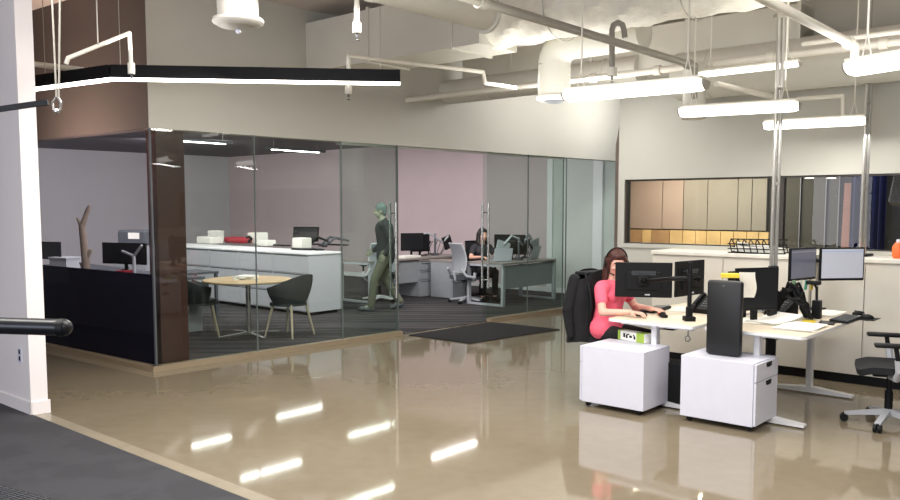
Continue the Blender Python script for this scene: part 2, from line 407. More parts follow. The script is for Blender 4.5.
t = thing('wall_speaker', 'grey mesh box on a bracket seen through the far right of the window', 'speaker', q, AR)
MB().box((0, 0, 0), (.2, .26, .36), (.1, .25, 0), .02).build('housing', mat('mesh_grey', srgb(170, 172, 176), .6, noise=.4, nscale=60), t)
MB().path([(0, 0, -.16), (0, 0, -.3), (.9, 0, -.3)], .015).build('bracket', M_BLACK, t)

# ---- left foreground: wall end, carpet, threshold, floor grate
E = P(31.5, 415.5)
wallbox('wall_left', E, E+B*5, 0, CEILZ, .135, A, M_PILLAR)
struct(MB().extr([(0, 0), (5, 0), (5, .11), (0, .11)], B, UP, -A, .014, E-B*.014).extr([(-.014, 0), (.149, 0), (.149, .11), (-.014, .11)], A, UP, -B, .014, E).build('baseboard_left', M_PILLAR))
K = P(41, 419); 
kb = K+B*4.5; kf = K-B*6
cp = [kb, kf, kf-A*5, kb-A*5]
struct(MB().prism([(p.x, p.y) for p in cp], .001, .010).build('floor_carpet', M_CARPET2))
cp = [kb, kf, kf+A*.11, kb+A*.11]
struct(MB().prism([(p.x, p.y) for p in cp], .0005, .004).build('trim_6', mat('worn_edge', srgb(150, 140, 122), .25, noise=.08, nscale=5)))
g0 = P(47, 500); g1 = P(0, 487)
gd = (g0-g1).normalized(); gp = Vector((gd.y, -gd.x, 0))
t = thing('floor_grate', 'metal bar grate set in the dark carpet at the bottom left', 'grate', g1+gd*.3+gp*.3, math.atan2(gd.y, gd.x))
mb = MB()
for i in range(26): mb.box((0, .27-i*.022, .016), (1.6, .006, .012))
for i in range(28): mb.box((-.8+i*.06, 0, .014), (.005, .58, .01))
mb.build('bars', mat('grate_metal', srgb(120, 122, 126), .35, .6), t)
MB().box((0, 0, .0105), (1.62, .6, .003)).build('tray', M_BLACK, t)
# outlet
o_p = W(15.5, 355, E.y+.22)
oq = E+B*((P(31.5, 415.5)-E).length); s = 0
k = (15.5-450)/FOC; tt = (k*E.y-E.x)/(B.x-k*B.y); op = E+B*tt
oz = W(15.5, 355, op.y).z
t = thing('wall_outlet', 'white electrical outlet on the white wall at the left edge', 'outlet', (op.x, op.y, oz), AR)
MB().box((-.004, 0, 0), (.008, .08, .125), bev=.002).build('cover_plate', M_WHITE, t)
mb = MB()
for z in (.028, -.028): mb.box((-.008, 0, z), (.004, .034, .038), bev=.003)
mb.build('socket', M_BLACK, t)
# mat at the door
m0, m1, m2, m3 = P(409, 335.5), P(491, 322.5), P(560, 330), P(470, 344)
tag(MB().prism([(p.x, p.y) for p in (m0, m3, m2, m1)], .001, .012).build('door_mat', M_MAT), 'black rectangular mat on the floor before the open glass doorway', 'mat')
# ================================================================= CEILING SERVICES
# hanging linear light over the left: an angled black profile
la, lb, lc = P(112, 80.5, 2.75), P(400, 85, 2.75), P(34, 90.5, 2.75)
t = thing('linear_pendant', 'long black angled linear pendant with a glowing lower edge over the glass corner', 'light', (la.x, la.y, 2.75))
def prof(a, b, name, m, z0, z1, w, par, org):
    d = (b-a); d.z = 0; L = d.length; d.normalize(); n = Vector((-d.y, d.x, 0))
    MB().extr([(0, z0), (L, z0), (L, z1), (0, z1)], d, UP, n, w, (a-org)-n*w/2).build(name, m, par)
o_ = Vector((la.x, la.y, 2.75))
lcx = la+(lc-la)*1.35
prof(la, lb, 'housing', M_HOUSE, .02, .125, .08, t, o_); prof(lcx, la, 'housing', M_HOUSE, .02, .125, .08, t, o_)
prof(la, lb, 'lens', M_STRIP, 0, .02, .07, t, o_); prof(lcx, la, 'lens', M_STRIP, 0, .02, .07, t, o_)
for q in (la.lerp(lb, .03), la.lerp(lb, .93), la.lerp(lcx, .62)): MB().cyl(q-o_+UP*.1, (q.x-o_.x, q.y-o_.y, CEILZ-2.75), .003, n=6).build('suspension_wire', M_GPIPE, t)
# near hanging bar on two cables at the far left
q = W(57, 110, 3.5)
t = thing('hanging_light', 'thin black light bar hung end-on from two steel cables at the upper left', 'light', q)
MB().box((-.60, -.07, -.06), (1.16, .022, .022), (0, R(-9), .10)).build('housing', M_BLACK, t)
up = CEILZ-q.z
MB().cyl((0, 0, .05), (-.012, 0, up), .004, n=8).build('cable', M_GPIPE, t); MB().cyl((.01, 0, .05), (.10, 0, up), .004, n=8).build('cable', M_GPIPE, t)
MB().path([(0, 0, .055), (-.018, 0, .03), (-.014, 0, 0), (0, 0, -.012), (.014, 0, 0), (.018, 0, .03), (.006, 0, .055)], .005).sph((0, 0, -.005), .012).build('shackle', M_STEEL, t)
q = W(64, 327.5, 3.0)
t = thing('padded_rail', 'black padded rail with a rounded end crossing in front of the white wall', 'rail', (q.x, q.y, 0))
a = Vector((0, 0, q.z)); b = Vector((-1.1, .02, q.z+.03))
MB().cap(b, a, .031, n=12).build('pad', M_BLACKS, t, True)
MB().cyl((-.02, 0, q.z), (.005, 0, q.z), .0335, n=24).build('end_band', M_BLACK, t, True)
MB().cyl((-.9, .02, 0), (-.9, .02, q.z), .02).box((-.9, .02, .006), (.3, .3, .012)).build('post', M_BLACK, t)

def light_fix(name, label, a, b, w=.16, h=.07, group='white linear pendants over the desks', wires=(.12, .88)):
    a, b = Vector(a), Vector(b); d = b-a; L = d.length; ang = math.atan2(d.y, d.x)
    t = thing(name, label, 'light', a.lerp(b, .5), ang, group)
    # curved white body: half-round channel with tapered end caps
    def pr(k, s=1.0): return [(w/2*s*math.cos(PI+PI*i/10), -h*s*math.sin(PI*i/10)+.0) for i in range(11)]
    mb = MB(); bm = mb.bm; rings = []
    for x, s in ((-L/2, .82), (-L/2+.04, 1), (L/2-.04, 1), (L/2, .82)):
        rings.append([bm.verts.new((x, y, z)) for (y, z) in pr(0, s)])
    for i in range(3):
        for k in range(10): bm.faces.new((rings[i][k], rings[i][k+1], rings[i+1][k+1], rings[i+1][k]))
    mb.build('lens', M_LENS, t, True)
    MB().box((0, 0, .014), (L-.02, w*.9, .026), bev=.006).build('housing', M_PIPE, t)
    for s in (-1, 1):
        MB().extr([(y*1.04, z*1.04+.0) for (y, z) in pr(0, .84 if 1 else 1)], (0, 1, 0), UP, (1, 0, 0), .012, (s*L/2-.006, 0, 0)).build('end_cap', M_GPIPE, t)
    for f in wires:
        x = (f-.5)*L
        MB().path([(x-.03, 0, .027), (x, 0, .16), (x+.03, 0, .027)], .004, n=6).cyl((x, 0, .16), (x, 0, CEILZ-t.location.z), .006, n=8).build('hanger', M_PIPE, t)
    return t
LZ = 2.52
LIGHTS = []
def Lp(pa, ya, pb, yb): a, b = P(pa, ya, LZ), P(pb, yb, LZ); LIGHTS.append((a, b)); return a, b
a, b = Lp(566, 93, 706, 80); light_fix('pendant_light', 'white lit linear pendant nearest the round duct drop, left of the others', a, b)
a, b = Lp(680, 109.5, 800, 102.5); light_fix('pendant_light', 'middle white lit pendant, crossed by the twin aluminium poles', a, b)
a, b = Lp(764, 123, 867, 117.5); light_fix('pendant_light', 'lowest small lit pendant in front of the wall above the window', a, b)
a, b = Lp(850, 65, 1010, 38); light_fix('pendant_light', 'large lit pendant running out of the picture at the upper right', a, b)
a, b = P(699, 73.5, 2.95), P(800, 62, 2.95); light_fix('pendant_light', 'thin bright pendant up beside the box duct behind the poles', a, b, w=.09, h=.04)

# office pendants (lit strips under the office ceiling)
OZ = 2.93
for (mx, my) in ((300, 412), (372, 430), (455, 450), (203, 444), (272, 470), (365, 497)):
    c = P(mx, my, -OZ); c.z = OZ
    lab = {300: 'lit strip light on the office ceiling, second row behind the glass', 372: 'lit strip light on the office ceiling left of the doorway', 455: 'lit strip light on the office ceiling above the doorway desks',
           203: 'lit strip light on the office ceiling beside the brown column', 272: 'lit strip light on the office ceiling nearest above the lateral files', 365: 'lit strip light on the office ceiling close to the sliding door'}[mx]
    t = thing('strip_light', lab, 'light', c, AR, 'strip lights on the office ceiling')
    MB().box((0, 0, .03), (1.62, .11, .05), bev=.008).build('housing', M_DGREY, t)
    MB().box((0, 0, 0), (1.3, .045, .012)).build('lens', M_LENSO, t)
    MB().cyl((-.6, 0, .05), (-.6, 0, OCZ-OZ), .006, n=8).cyl((.6, 0, .05), (.6, 0, OCZ-OZ), .006, n=8).build('hanger', M_GPIPE, t)

# ---- ducts
def gline(px, py, z): return P(px, py, z)
def duct_round(name, lab, a, b, r, m=M_DUCT, rings=6, group=None):
    a, b = Vector(a), Vector(b); t = thing(name, lab, 'duct', a, 0, group); v = b-a
    MB().cyl((0, 0, 0), v, r, n=32).build('shell', m, t, True)
    for i in range(rings):
        p = v*((i+.5)/rings); dd = v.normalized()*.02; MB().cyl(p-dd, p+dd, r+.008, n=32).build('joint_band', m, t, True)
    return t
# wrapped duct, rectangular on the left then lumpy foil wrap on the right
f0 = P(495, 42, 3.28)
def ground_ray(p, dirv, t): return p+dirv*t
dl = B*1.0
t = thing('rectangular_duct', 'beige rectangular duct under the ceiling left of the foil-wrapped duct', 'duct', f0, AR)
MB().box((.25, 1.85, .28), (.62, 3.4, .56)).build('shell', M_DUCT, t)
for y in (.5, 1.7, 2.9): MB().box((.25, y, .28), (.66, .035, .60)).build('joint_band', M_DUCT, t)
t = thing('wrapped_duct', 'bright foil-wrapped lumpy duct across the top right', 'duct', f0, AR)
rnd = random.Random(3)
def foil(u, v):
    y = .35-u*6.2; a = v*2*PI
    r = .30+.010*math.sin(u*37+2*math.sin(a*2))+.010*math.sin(u*91+a*5)+.009*math.sin(a*9+u*60)+rnd.uniform(-.006, .006)
    return Vector((.25+r*math.cos(a), y, .26+r*.86*math.sin(a)))
mb = MB().sheet(foil, 150, 30); bmesh.ops.remove_doubles(mb.bm, verts=mb.bm.verts, dist=.0005)
mb.build('wrap', M_FOIL, t, True)
for y in (-.6, -1.9, -3.2):
    MB().path([(.25+.33*math.cos(k*PI/12), y, .26+.29*math.sin(k*PI/12)) for k in range(25)], .006, n=5).build('strap', M_ALU, t)
# big box duct with a square end, under it
bx = P(800, 56, 3.2)
t = thing('box_duct', 'large cream box duct with a square end behind the twin poles', 'duct', bx, AR)
MB().box((.19, 2.2, .26), (.38, 4.4, .52)).build('shell', M_DUCT, t)
for y in (.02, 1.2, 2.4, 3.6): MB().box((.19, y, .26), (.42, .04, .56)).build('flange', M_DUCT, t)
# big round duct along the window wall
g = wl(700)-A*.30; g.z = 3.14
duct_round('round_duct', 'long round cream duct running just above the window wall', g+B*.15, g-B*5.0, .26, rings=7)
g = wl(560)-A*.35; g.z = 3.27
duct_round('round_duct', 'smaller round cream duct under the box duct left of the window wall', g+B*2.2, g-B*1.3, .16, rings=4)
# near round duct with open flanged end
e = W(487, 15, 6.8)
t = thing('round_duct', 'short round duct with an open flanged end at the top centre', 'duct', e, AR)
MB().cyl((-4, 0, 0), (0, 0, 0), .125, n=32, caps=False).build('shell', M_DUCT, t, True)
MB().cyl((-.03, 0, 0), (.0, 0, 0), .15, n=32, caps=True).build('flange', M_DUCT, t, True)
MB().cyl((-1.3, 0, 0), (-1.26, 0, 0), .132, n=32).build('joint_band', M_DUCT, t, True)
MB().cyl((0, 0, 0), (.004, 0, 0), .115, n=32).build('opening', M_DGREY, t)  # dark disc on the closed flange, standing in for the shaded duct inside
# diffuser drop, upper left
q = W(238, 22, 5.6)
t = thing('duct_drop', 'round white ceiling duct drop with a flanged diffuser at the upper left', 'diffuser', q)
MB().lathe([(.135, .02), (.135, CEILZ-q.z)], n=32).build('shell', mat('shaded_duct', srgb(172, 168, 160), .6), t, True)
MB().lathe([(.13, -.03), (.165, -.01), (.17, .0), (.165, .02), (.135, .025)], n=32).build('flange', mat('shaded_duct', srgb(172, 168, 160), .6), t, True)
MB().lathe([(.0, -.035), (.06, -.045), (.11, -.03), (.12, -.02)], n=32).build('diffuser_cone', M_GPIPE, t, True)
MB().sph((0, 0, -.06), .018).build('sensor', M_WHITE, t, True)
# elbow drop, centre
q = W(554, 98, 8.5)
t = thing('elbow_duct', 'round duct elbow dropping beside the leftmost lit pendant', 'duct', q, AR)
rr = .165
mb = MB().cyl((0, 0, 0), (0, 0, .33), rr, n=28)
for i in range(6):
    a0, a1 = i*PI/12, (i+1)*PI/12
    c = lambda a: Vector((.0, -.2+.2*math.cos(a), .33+.2*math.sin(a)))
    mb.cyl(c(a0), c(a1), rr, n=28); mb.sph(c(a1), rr, n=14)
mb.cyl((0, -.2, .53), (0, -1.0, .53), rr, n=28)
mb.build('shell', M_DUCT, t, True)
MB().lathe([(rr-.02, -.03), (rr+.02, -.01), (rr+.02, .015), (rr, .02)], n=28).build('flange', M_DUCT, t, True)
MB().lathe([(.0, -.03), (.07, -.05), (.12, -.03)], n=28).build('diffuser_cone', M_DGREY, t, True)
q = W(694, 117, 8.2)
t = thing('duct_drop', 'small round duct drop half hidden behind the middle lit pendant', 'diffuser', q)
MB().lathe([(.11, .0), (.11, .5)], n=24).build('shell', M_DUCT, t, True)
MB().lathe([(.115, -.02), (.13, -.005), (.115, .01)], n=24).build('flange', M_DUCT, t, True)

# ---- pipes
def pipe(name, lab, pts, r, m=M_PIPE, couplings=(), heads=(), cat='pipe'):
    o0 = Vector(pts[0]); t = thing(name, lab, cat, o0)
    pts = [Vector(p)-o0 for p in pts]
    mb = MB().path(pts, r, n=12); mb.build('run', m, t, True)
    for (i, f) in couplings:
        p = pts[i].lerp(pts[i+1], f); d = (pts[i+1]-pts[i]).normalized()*.035
        MB().cyl(p-d, p+d, r*1.45, n=14).build('coupling', m, t, True)
    for h in heads:
        p = pts[h]
        MB().cyl(p+UP*.07, p-UP*.0, r*1.7, n=14).build('collar', M_PIPE, t, True)
        MB().cyl(p, p-UP*.03, .008, n=8).lathe([(.004, -.045), (.02, -.05), (.004, -.055)], p, n=12).build('sprinkler_head', M_DGREY, t, True)
    return t
s0 = P(400, 100.5, 3.1); s1 = P(560, 84, 3.1)
a = P(640, 72.5, 3.1)
pipe('main_pipe', 'long white pipe with couplings running beneath the box duct', [a+B*4.6, a-B*5], .035, M_PIPE, couplings=((0, .42), (0, .5), (0, .62), (0, .72)))
a = P(695, 66, 3.0)
pipe('sprinkler_pipe', 'grey pipe slanting from the top centre down to the leftmost pendant', [a-A*4.5, a, a-UP*.3], .032, M_GPIPE, couplings=((0, .3), (0, .97)))
a = W(855, 46, 6.0)
pipe('sprinkler_pipe', 'white pipe slanting from the top edge toward the large right pendant', [a-A*3.2, a, a-UP*.18], .03, M_PIPE, couplings=((0, .95),))
a = W(716, 84, 7.6)
pipe('slanted_pipe', 'short white pipe slanting behind the twin poles between two lit pendants', [a, a+A*.95-UP*.06+B*-.25], .028, M_PIPE)
a = W(700, 79, 6.3)
pipe('branch_pipe', 'short bent pipe holding the end of the lowest lit pendant', [W(797, 99, 7.9), W(843, 96, 7.7), W(843, 117, 7.7)], .02, M_PIPE)
q = W(357, 33, 5.8)
pipe('sprinkler_drop', 'white sprinkler drop hanging in front of the near round duct', [q+UP*(CEILZ-q.z), q], .018, M_PIPE, heads=(1,))
h = W(348.5, 94, 7.6)
pa = Vector((h.x, h.y, W(0, 56, h.y).z))
pipe('sprinkler_branch', 'thin bent sprinkler pipe with a drop behind the end of the black linear pendant', [h, pa, W(483, 72, 8.6), W(485, 83, 8.6), W(516, 88, 9.2)], .02, M_PIPE, heads=(0,))
h = W(131.5, 74, 5.35)
pipe('sprinkler_branch', 'white bent sprinkler pipe dropping past the angled black pendant at the left', [h, W(129.5, 33, 5.35), W(68, 58, 4.9), W(66, 64, 4.9)], .013, M_PIPE, heads=(0,))
sb = [o for o in bpy.data.objects if o.name.startswith('sprinkler_branch')][-1]; mp_ = W(98, 45.5, 5.1)-sb.location
MB().cyl(mp_, (mp_.x, mp_.y, CEILZ-sb.location.z), .004, n=8).build('hanger_rod', M_GPIPE, sb)
h = W(612, 76, 7.0)
pipe('gooseneck_pipe', 'grey gooseneck sprinkler pipe looped over the slanting grey pipe', [h, W(612, 30, 7.0), W(613.5, 25, 7.0), W(618, 22.5, 7.0), W(622.5, 25, 7.0), W(624, 30, 7.0), W(625, 38, 7.0)], .024, M_GPIPE, heads=(0,))
pipe('cream_pipe', 'cream pipe across the upper right behind the pole tops', [W(802, 44, 7.5), W(802, 44, 7.5)-B*4], .022, M_PIPE)
a = P(34, 64, 3.05)
pipe('wall_pipe', 'white pipe along the dark wall above the black pendant at the left', [W(24, 63, 7.6), W(84, 70, 7.3)], .025, M_PIPE)

# ---- twin power poles
def pole(lab, px, py, d, z0, ztop):
    q = W(px, py, d); t = thing('power_pole', lab, 'pole', (q.x, q.y, 0), .2)
    for s in (-1, 1): MB().box((s*.021, 0, (z0+ztop)/2), (.028, .028, ztop-z0), bev=.008).build('tube', M_ALU, t)
    for z in (1.9, 2.7): MB().box((0, 0, z), (.05, .026, .03)).build('clamp', M_GPIPE, t)
    MB().box((0, 0, .6), (.078, .05, 1.2), bev=.01).build('sleeve', M_BLACKS, t)
    MB().box((0, 0, ztop+.01), (.11, .06, .03)).cyl((0, 0, ztop), (0, 0, CEILZ), .006).build('top_plate', M_GPIPE, t)
    return t
pole('pair of slim aluminium power poles rising between the back-to-back desks', 775.5, 200, 7.0, 1.0, 3.28)
pole('farther pair of slim aluminium poles rising behind the lit computer screen', 866, 160, 8.0, 1.0, 3.0)
# ================================================================= WHITE STORAGE RUN UNDER THE WINDOW
CH = 1.215
cw = (wl(653, -WD)-Q).dot(B)       # left end along B
t = thing('storage_cabinet', 'long white waist-high storage cabinet under the window', 'cabinet', Q+B*cw, AR)
Lc = cw+4.5
MB().box((WD/2-.005, -Lc/2, .045), (WD-.05, Lc-.02, .09)).build('plinth', M_BLACK, t)
MB().box((WD/2+.002, -Lc/2, .09+(CH-.13)/2), (WD-.022, Lc, CH-.13)).build('body', M_STORE, t)
MB().box((WD/2-.017, -Lc/2, CH-.02), (WD+.01, Lc+.03, .04), bev=.006).build('top', mat('storage_top', srgb(226, 222, 212), .4), t)
n = 5; ys = [0, (wl(724, -WD)-Q).dot(B)-cw, -2.2, -3.3, -4.6, -Lc]
for i in range(5):
    y0, y1 = ys[i], ys[i+1]
    MB().box((.0, (y0+y1)/2, .09+(CH-.15)/2), (.018, abs(y1-y0)-.008, CH-.16), bev=.002).build('door', M_STORE, t)
# things lying on it
def on_cab(px, off=.25):
    q = wl(px, off-WD); q.z = CH; return q
q = on_cab(760, .2)
t = thing('wire_basket', 'black and white wire basket of papers on the white storage cabinet', 'basket', q, AR+.2)
mb = MB()
for i in range(9):
    y = -.26+i*.065
    mb.path([(-.12, y, .01), (-.14, y+.02, .11), (.0, y+.03, .145), (.13, y+.02, .09), (.13, y, .01)], .006, n=6)
for x, z in ((-.13, .05), (-.14, .1), (.13, .06), (0, .145), (-.12, .008), (.12, .008)): mb.path([(x, -.27, z), (x, .3, z)], .006, n=6)
mb.build('wire_frame', M_BLACK, t)
MB().box((0, 0, .04), (.2, .46, .06), (.05, 0, 0)).box((.01, .02, .08), (.18, .4, .02), (.1, .1, .1)).build('papers', M_PAPER, t)
for i, (px, w) in enumerate(((745, .18), (752, .12))):
    tag(MB().box((0, 0, .008), (.1, w, .016), bev=.003).build('dark_stapler', M_BLACK), ['small black object on the cabinet left of the wire basket', 'tiny black object beside the wire basket on the cabinet'][i], 'stapler', None, on_cab(px, .12), AR)
tag(MB().sheet(lambda u, v: Vector(((u-.5)*.3, (v-.5)*.3, .012+.05*abs(u-.5))), 6, 2, .006).build('open_booklet', M_PAPER), 'open white booklet lying on the cabinet top behind the computer screens', 'booklet', None, on_cab(838, .2), AR+.4)
tag(MB().box((0, 0, .012), (.24, .42, .024), bev=.004).build('black_binder', M_BLACK), 'flat black binder on the cabinet top behind the computer screens', 'binder', None, on_cab(848, .38), AR)
t = thing('orange_jug', 'orange container standing on the cabinet top at the right edge', 'container', on_cab(899, .22), AR)
MB().lathe([(.045, 0), (.055, .02), (.055, .11), (.03, .15)], n=20).build('body', M_ORANGE, t, True); MB().lathe([(.02, .15), (.022, .17), (.02, .18)], n=14).build('cap', M_WHITE, t, True)

# ================================================================= DESKS
def desk(label, loc, group='white height-adjustable desks', L=1.6, D=.8, top=M_DTOP, modesty=False):
    """origin: near-left corner; x along the desk, y across"""
    t = thing('work_desk', label, 'desk', loc, AR, group)
    c = .05
    pl = []
    for (cx, cy, a0) in ((L-c, D-c, 0), (c, D-c, 90), (c, c, 180), (L-c, c, 270)):
        for k in range(5): a = R(a0+k*22.5); pl.append((cx+c*math.cos(a), cy+c*math.sin(a)))
    MB().prism(pl, .705, .728).build('edge', M_WMETAL, t)
    MB().prism([(L/2+(x-L/2)*.995, D/2+(y-D/2)*.99) for x, y in pl], .728, .7305).build('desktop', top, t)
    MB().box((L/2, D/2, .68), (L-.36, .07, .04)).box((.16, D/2, .69), (.06, D-.14, .03)).box((L-.16, D/2, .69), (.06, D-.14, .03)).build('under_frame', M_WMETAL, t)
    for x in (.14, L-.16):
        lg = MB().box((x, D/2, .36), (.075, .05, .68), bev=.008).build('leg', M_WMETAL, t)
        MB().extr([(-D/2+.02, .012), (D/2-.02, .012), (D/2-.02, .03), (.06, .06), (-.06, .06), (-D/2+.02, .03)], (0, 1, 0), UP, (1, 0, 0), .08, (x-.04, D/2, 0)).build('foot', M_WMETAL, lg)
    MB().box((L/2, D/2+.02, .64), (.9, .16, .03)).build('cable_tray', M_BLACK, t)
    return t
N2 = P(803, 338, .73)+A*.05; N2.z = 0
N1 = N2+B*.86-A*.05
desk('white desk where the woman in pink sits', (N1.x, N1.y, 0))
desk('white desk with papers and keyboard facing the grey chair', (N2.x, N2.y, 0))
def D1(x, y, z=.7305): return N1+A*x+B*y+UP*z
def D2(x, y, z=.7305): return N2+A*x+B*y+UP*z

# pedestals: origin near corner; +x (A) short side with drawer fronts, +y (B) long side
def pedestal(label, loc, rz):
    t = thing('pedestal_cabinet', label, 'cabinet', loc, rz, 'white rolling pedestals'); w, d, h = .455, .60, .53
    MB().box((w/2, d/2+.01, .045+(h-.045)/2), (w, d-.02, h-.045), bev=.003).build('body', M_WHITE, t)
    z = [.05, .385, .525]
    MB().box((w/2, .008, (z[0]+z[1])/2), (w-.004, .018, z[1]-z[0]-.006), bev=.002).build('drawer', M_WHITE, t)
    MB().box((w/2, .008, (z[1]+z[2])/2), (w-.004, .018, z[2]-z[1]-.006), bev=.002).build('drawer', M_WHITE, t)
    ds = [k for k in kids(t) if k.name.startswith('drawer')]
    for o, zt in zip(ds, (z[1], z[2])):
        MB().extr([(-.055, 0), (.055, 0), (.05, -.028), (.035, -.036), (-.035, -.036), (-.05, -.028)], (1, 0, 0), UP, (0, -1, 0), .004, (w*.56, -.001, zt-.012)).build('handle_slot', M_BLACK, o)
    for (x, y) in ((.05, .06), (w-.05, .06), (.05, d-.06), (w-.05, d-.06)):
        MB().cyl((x-.012, y, .022), (x+.012, y, .022), .021, n=14).box((x, y, .042), (.03, .03, .012)).build('caster', M_BLACK, t, True)
    return t
q2 = P(754.5, 434); q1 = P(646, 416)
pedestal('white rolling pedestal with drawer slots facing right, a black case standing on it', q2, AR)
# the second one turned so that its drawers face the other way
p1 = q1+A*.40+B*.60
pedestal('white rolling pedestal with plain sides under the desk of the woman in pink', p1, AR+PI)
# black case on the pedestal
c = q2+A*.185+B*.33+UP*.531
t = thing('computer_case', 'tall slim black computer case standing on the white pedestal', 'computer', c, AR)
MB().box((0, 0, .30), (.07, .28, .59), bev=.022).build('case', mat('case_black', srgb(10, 11, 15), .5, noise=.05), t, True)
MB().box((-.0385, 0, .555), (.003, .02, .012)).build('badge', M_DGREY, t)
# yellow folder and hanging sheet on the dark screen behind it
def monitor(label, loc, rz, w=.50, h=.30, scr=None, arm=True, group='computer monitors', tilt=0):
    """origin: centre of the panel; local -y is the screen side"""
    t = thing('computer_monitor', label, 'monitor', loc, rz, group)
    MB().box((0, .006, 0), (w, .024, h), bev=.006).build('housing', M_BLACK, t)
    MB().box((0, .022, -.01), (w*.62, .016, h*.52), bev=.006).build('back_shell', M_BLACK, t)
    mb = MB()
    for i in range(9): mb.box((0, .031, .045+i*.0045-.0), (w*.42, .002, .0018))
    mb.build('vent', M_DGREY, t)
    MB().box((-w*.07, .0195, -h*.42), (.045, .002, .012)).build('badge', M_LGREY, t)
    MB().box((0, -.0068, .004), (w-.03, .002, h-.036)).build('screen', scr or M_BLACKS, t)
    if arm:
        MB().box((0, .045, 0), (.1, .015, .1), bev=.003).cyl((0, .05, 0), (0, .10, 0), .02).cap((0, .10, 0), (0, .10, 0), .024).build('mount', M_BLACK, t, True)
    return t
def scr_mat(name, base, bar, es):
    m = bpy.data.materials.new(name); m.use_nodes = True; nt = m.node_tree; b = nt.nodes['Principled BSDF']
    tc = nt.nodes.new('ShaderNodeTexCoord'); sx = nt.nodes.new('ShaderNodeSeparateXYZ'); nt.links.new(tc.outputs['Generated'], sx.inputs[0])
    r = nt.nodes.new('ShaderNodeValToRGB'); r.color_ramp.interpolation = 'CONSTANT'; e = r.color_ramp.elements
    e[0].position = 0; e[0].color = (*base, 1); e[1].position = .9; e[1].color = (*bar, 1); x = e.new(.93); x.color = (*base, 1)
    nt.links.new(sx.outputs['Z'], r.inputs['Fac']); nt.links.new(r.outputs['Color'], b.inputs['Base Color']); nt.links.new(r.outputs['Color'], b.inputs['Emission Color'])
    b.inputs['Emission Strength'].default_value = es; b.inputs['Roughness'].default_value = .3
    return m
S_WHITE = scr_mat('screen_pale', srgb(168, 170, 180), srgb(140, 160, 190), .5)
S_DARK = scr_mat('screen_slate', srgb(92, 94, 108), srgb(130, 130, 140), .6)
# pole clamp + arms between the woman's screens
def yaw_front(az): return az      # az: direction the screen looks at, degrees from -Y toward +X
zc = lambda py, d: H+(HOR-py)*d/FOC
m1 = W(643.5, 279.5, 7.0+.7); 
def mon_at(label, px, py, d, az, **k):
    q = W(px, py, d); return monitor(label, q, R(az), **k), q
S = 1.0
_, ma = mon_at('black monitor seen from behind in front of the woman in pink', 643.5, 279.8, 7.35, 168, w=.50, h=.315)
_, mb_ = mon_at('narrower turned black monitor seen from behind, right of the woman\'s first screen', 689, 278, 7.35, 222, w=.46, h=.315)
pp = D1(.24, .14)
pp = W(689.5, 300, 6.95); pp.z = .7305
t = thing('monitor_support', 'black monitor arm clamped to the near edge of the woman\'s desk', 'monitor arm', pp, 0)
MB().cyl((0, 0, 0), (0, 0, .50), .019).build('pole', M_BLACK, t, True)
MB().box((0, 0, .02), (.09, .10, .04), bev=.006).box((0, 0, .07), (.05, .05, .1), bev=.006).build('base', M_BLACK, t)
MB().cyl((-.01, -.02, -.12), (-.01, -.02, 0), .008).path([(-.01, -.02, -.12), (-.035, -.02, -.14), (-.03, -.02, -.17), (-.005, -.02, -.175), (.01, -.02, -.15), (-.01, -.02, -.12)], .005).build('clamp_screw', M_STEEL, t, True)
ta = Vector(ma)-pp; tb = Vector(mb_)-pp
j = Vector((ta.x*.5, ta.y*.1-.02, .36))
MB().cyl((0, 0, .33), (0, 0, .40), .032).cap((0, 0, .365), j, .02).cap(j, ta+Vector((.02, -.1, 0)), .018).build('arm', M_BLACK, t, True)
MB().cap((0, 0, .41), tb+Vector((-.06, -.07, 0)), .02).build('arm', M_BLACK, t, True)

# right desk screens
_, mc_ = mon_at('left slate-coloured screen on the right desk, turned to the right', 803, 264, 7.3, 38, w=.44, h=.29, scr=S_DARK)
_, md_ = mon_at('bright pale computer screen on the right desk', 842, 264, 7.15, 8, w=.42, h=.29, scr=S_WHITE)
pq = W(813, 300, 7.75); pq.z = .7305
t = thing('monitor_stand', 'grey twin-pole monitor stand behind the lit screens on the right desk', 'monitor stand', pq, AR)
for s in (-1, 1): MB().cyl((0, s*.03, 0), (0, s*.03, .52), .014).build('pole', M_GPIPE, t, True)
MB().box((0, 0, .008), (.16, .2, .016), bev=.004).build('base', M_BLACK, t)
inv = Matrix.Rotation(-AR, 3, 'Z')
MB().cap((0, 0, .47), inv @ (Vector(mc_)+Vector((-.05, .10, 0))-pq), .018).cap((0, 0, .47), inv @ (Vector(md_)+Vector((0, .12, 0))-pq), .018).build('arm', M_BLACK, t, True)
# sticky notes hanging from the lower bezel
for i, (px, mm, nm) in enumerate(((793.5, M_GRN, 'green'), (800.5, M_PAPER, 'white'), (806, M_TEAL, 'teal'), (812, M_YEL, 'yellow'))):
    q = W(px, 285, 7.12); 
    tag(MB().box((0, 0, 0), (.05, .003, .085), (R(6), 0, 0)).build('sticky_note', mm), '%s sticky note hanging under the slate-coloured screen' % nm, 'note', None, q, R(38))
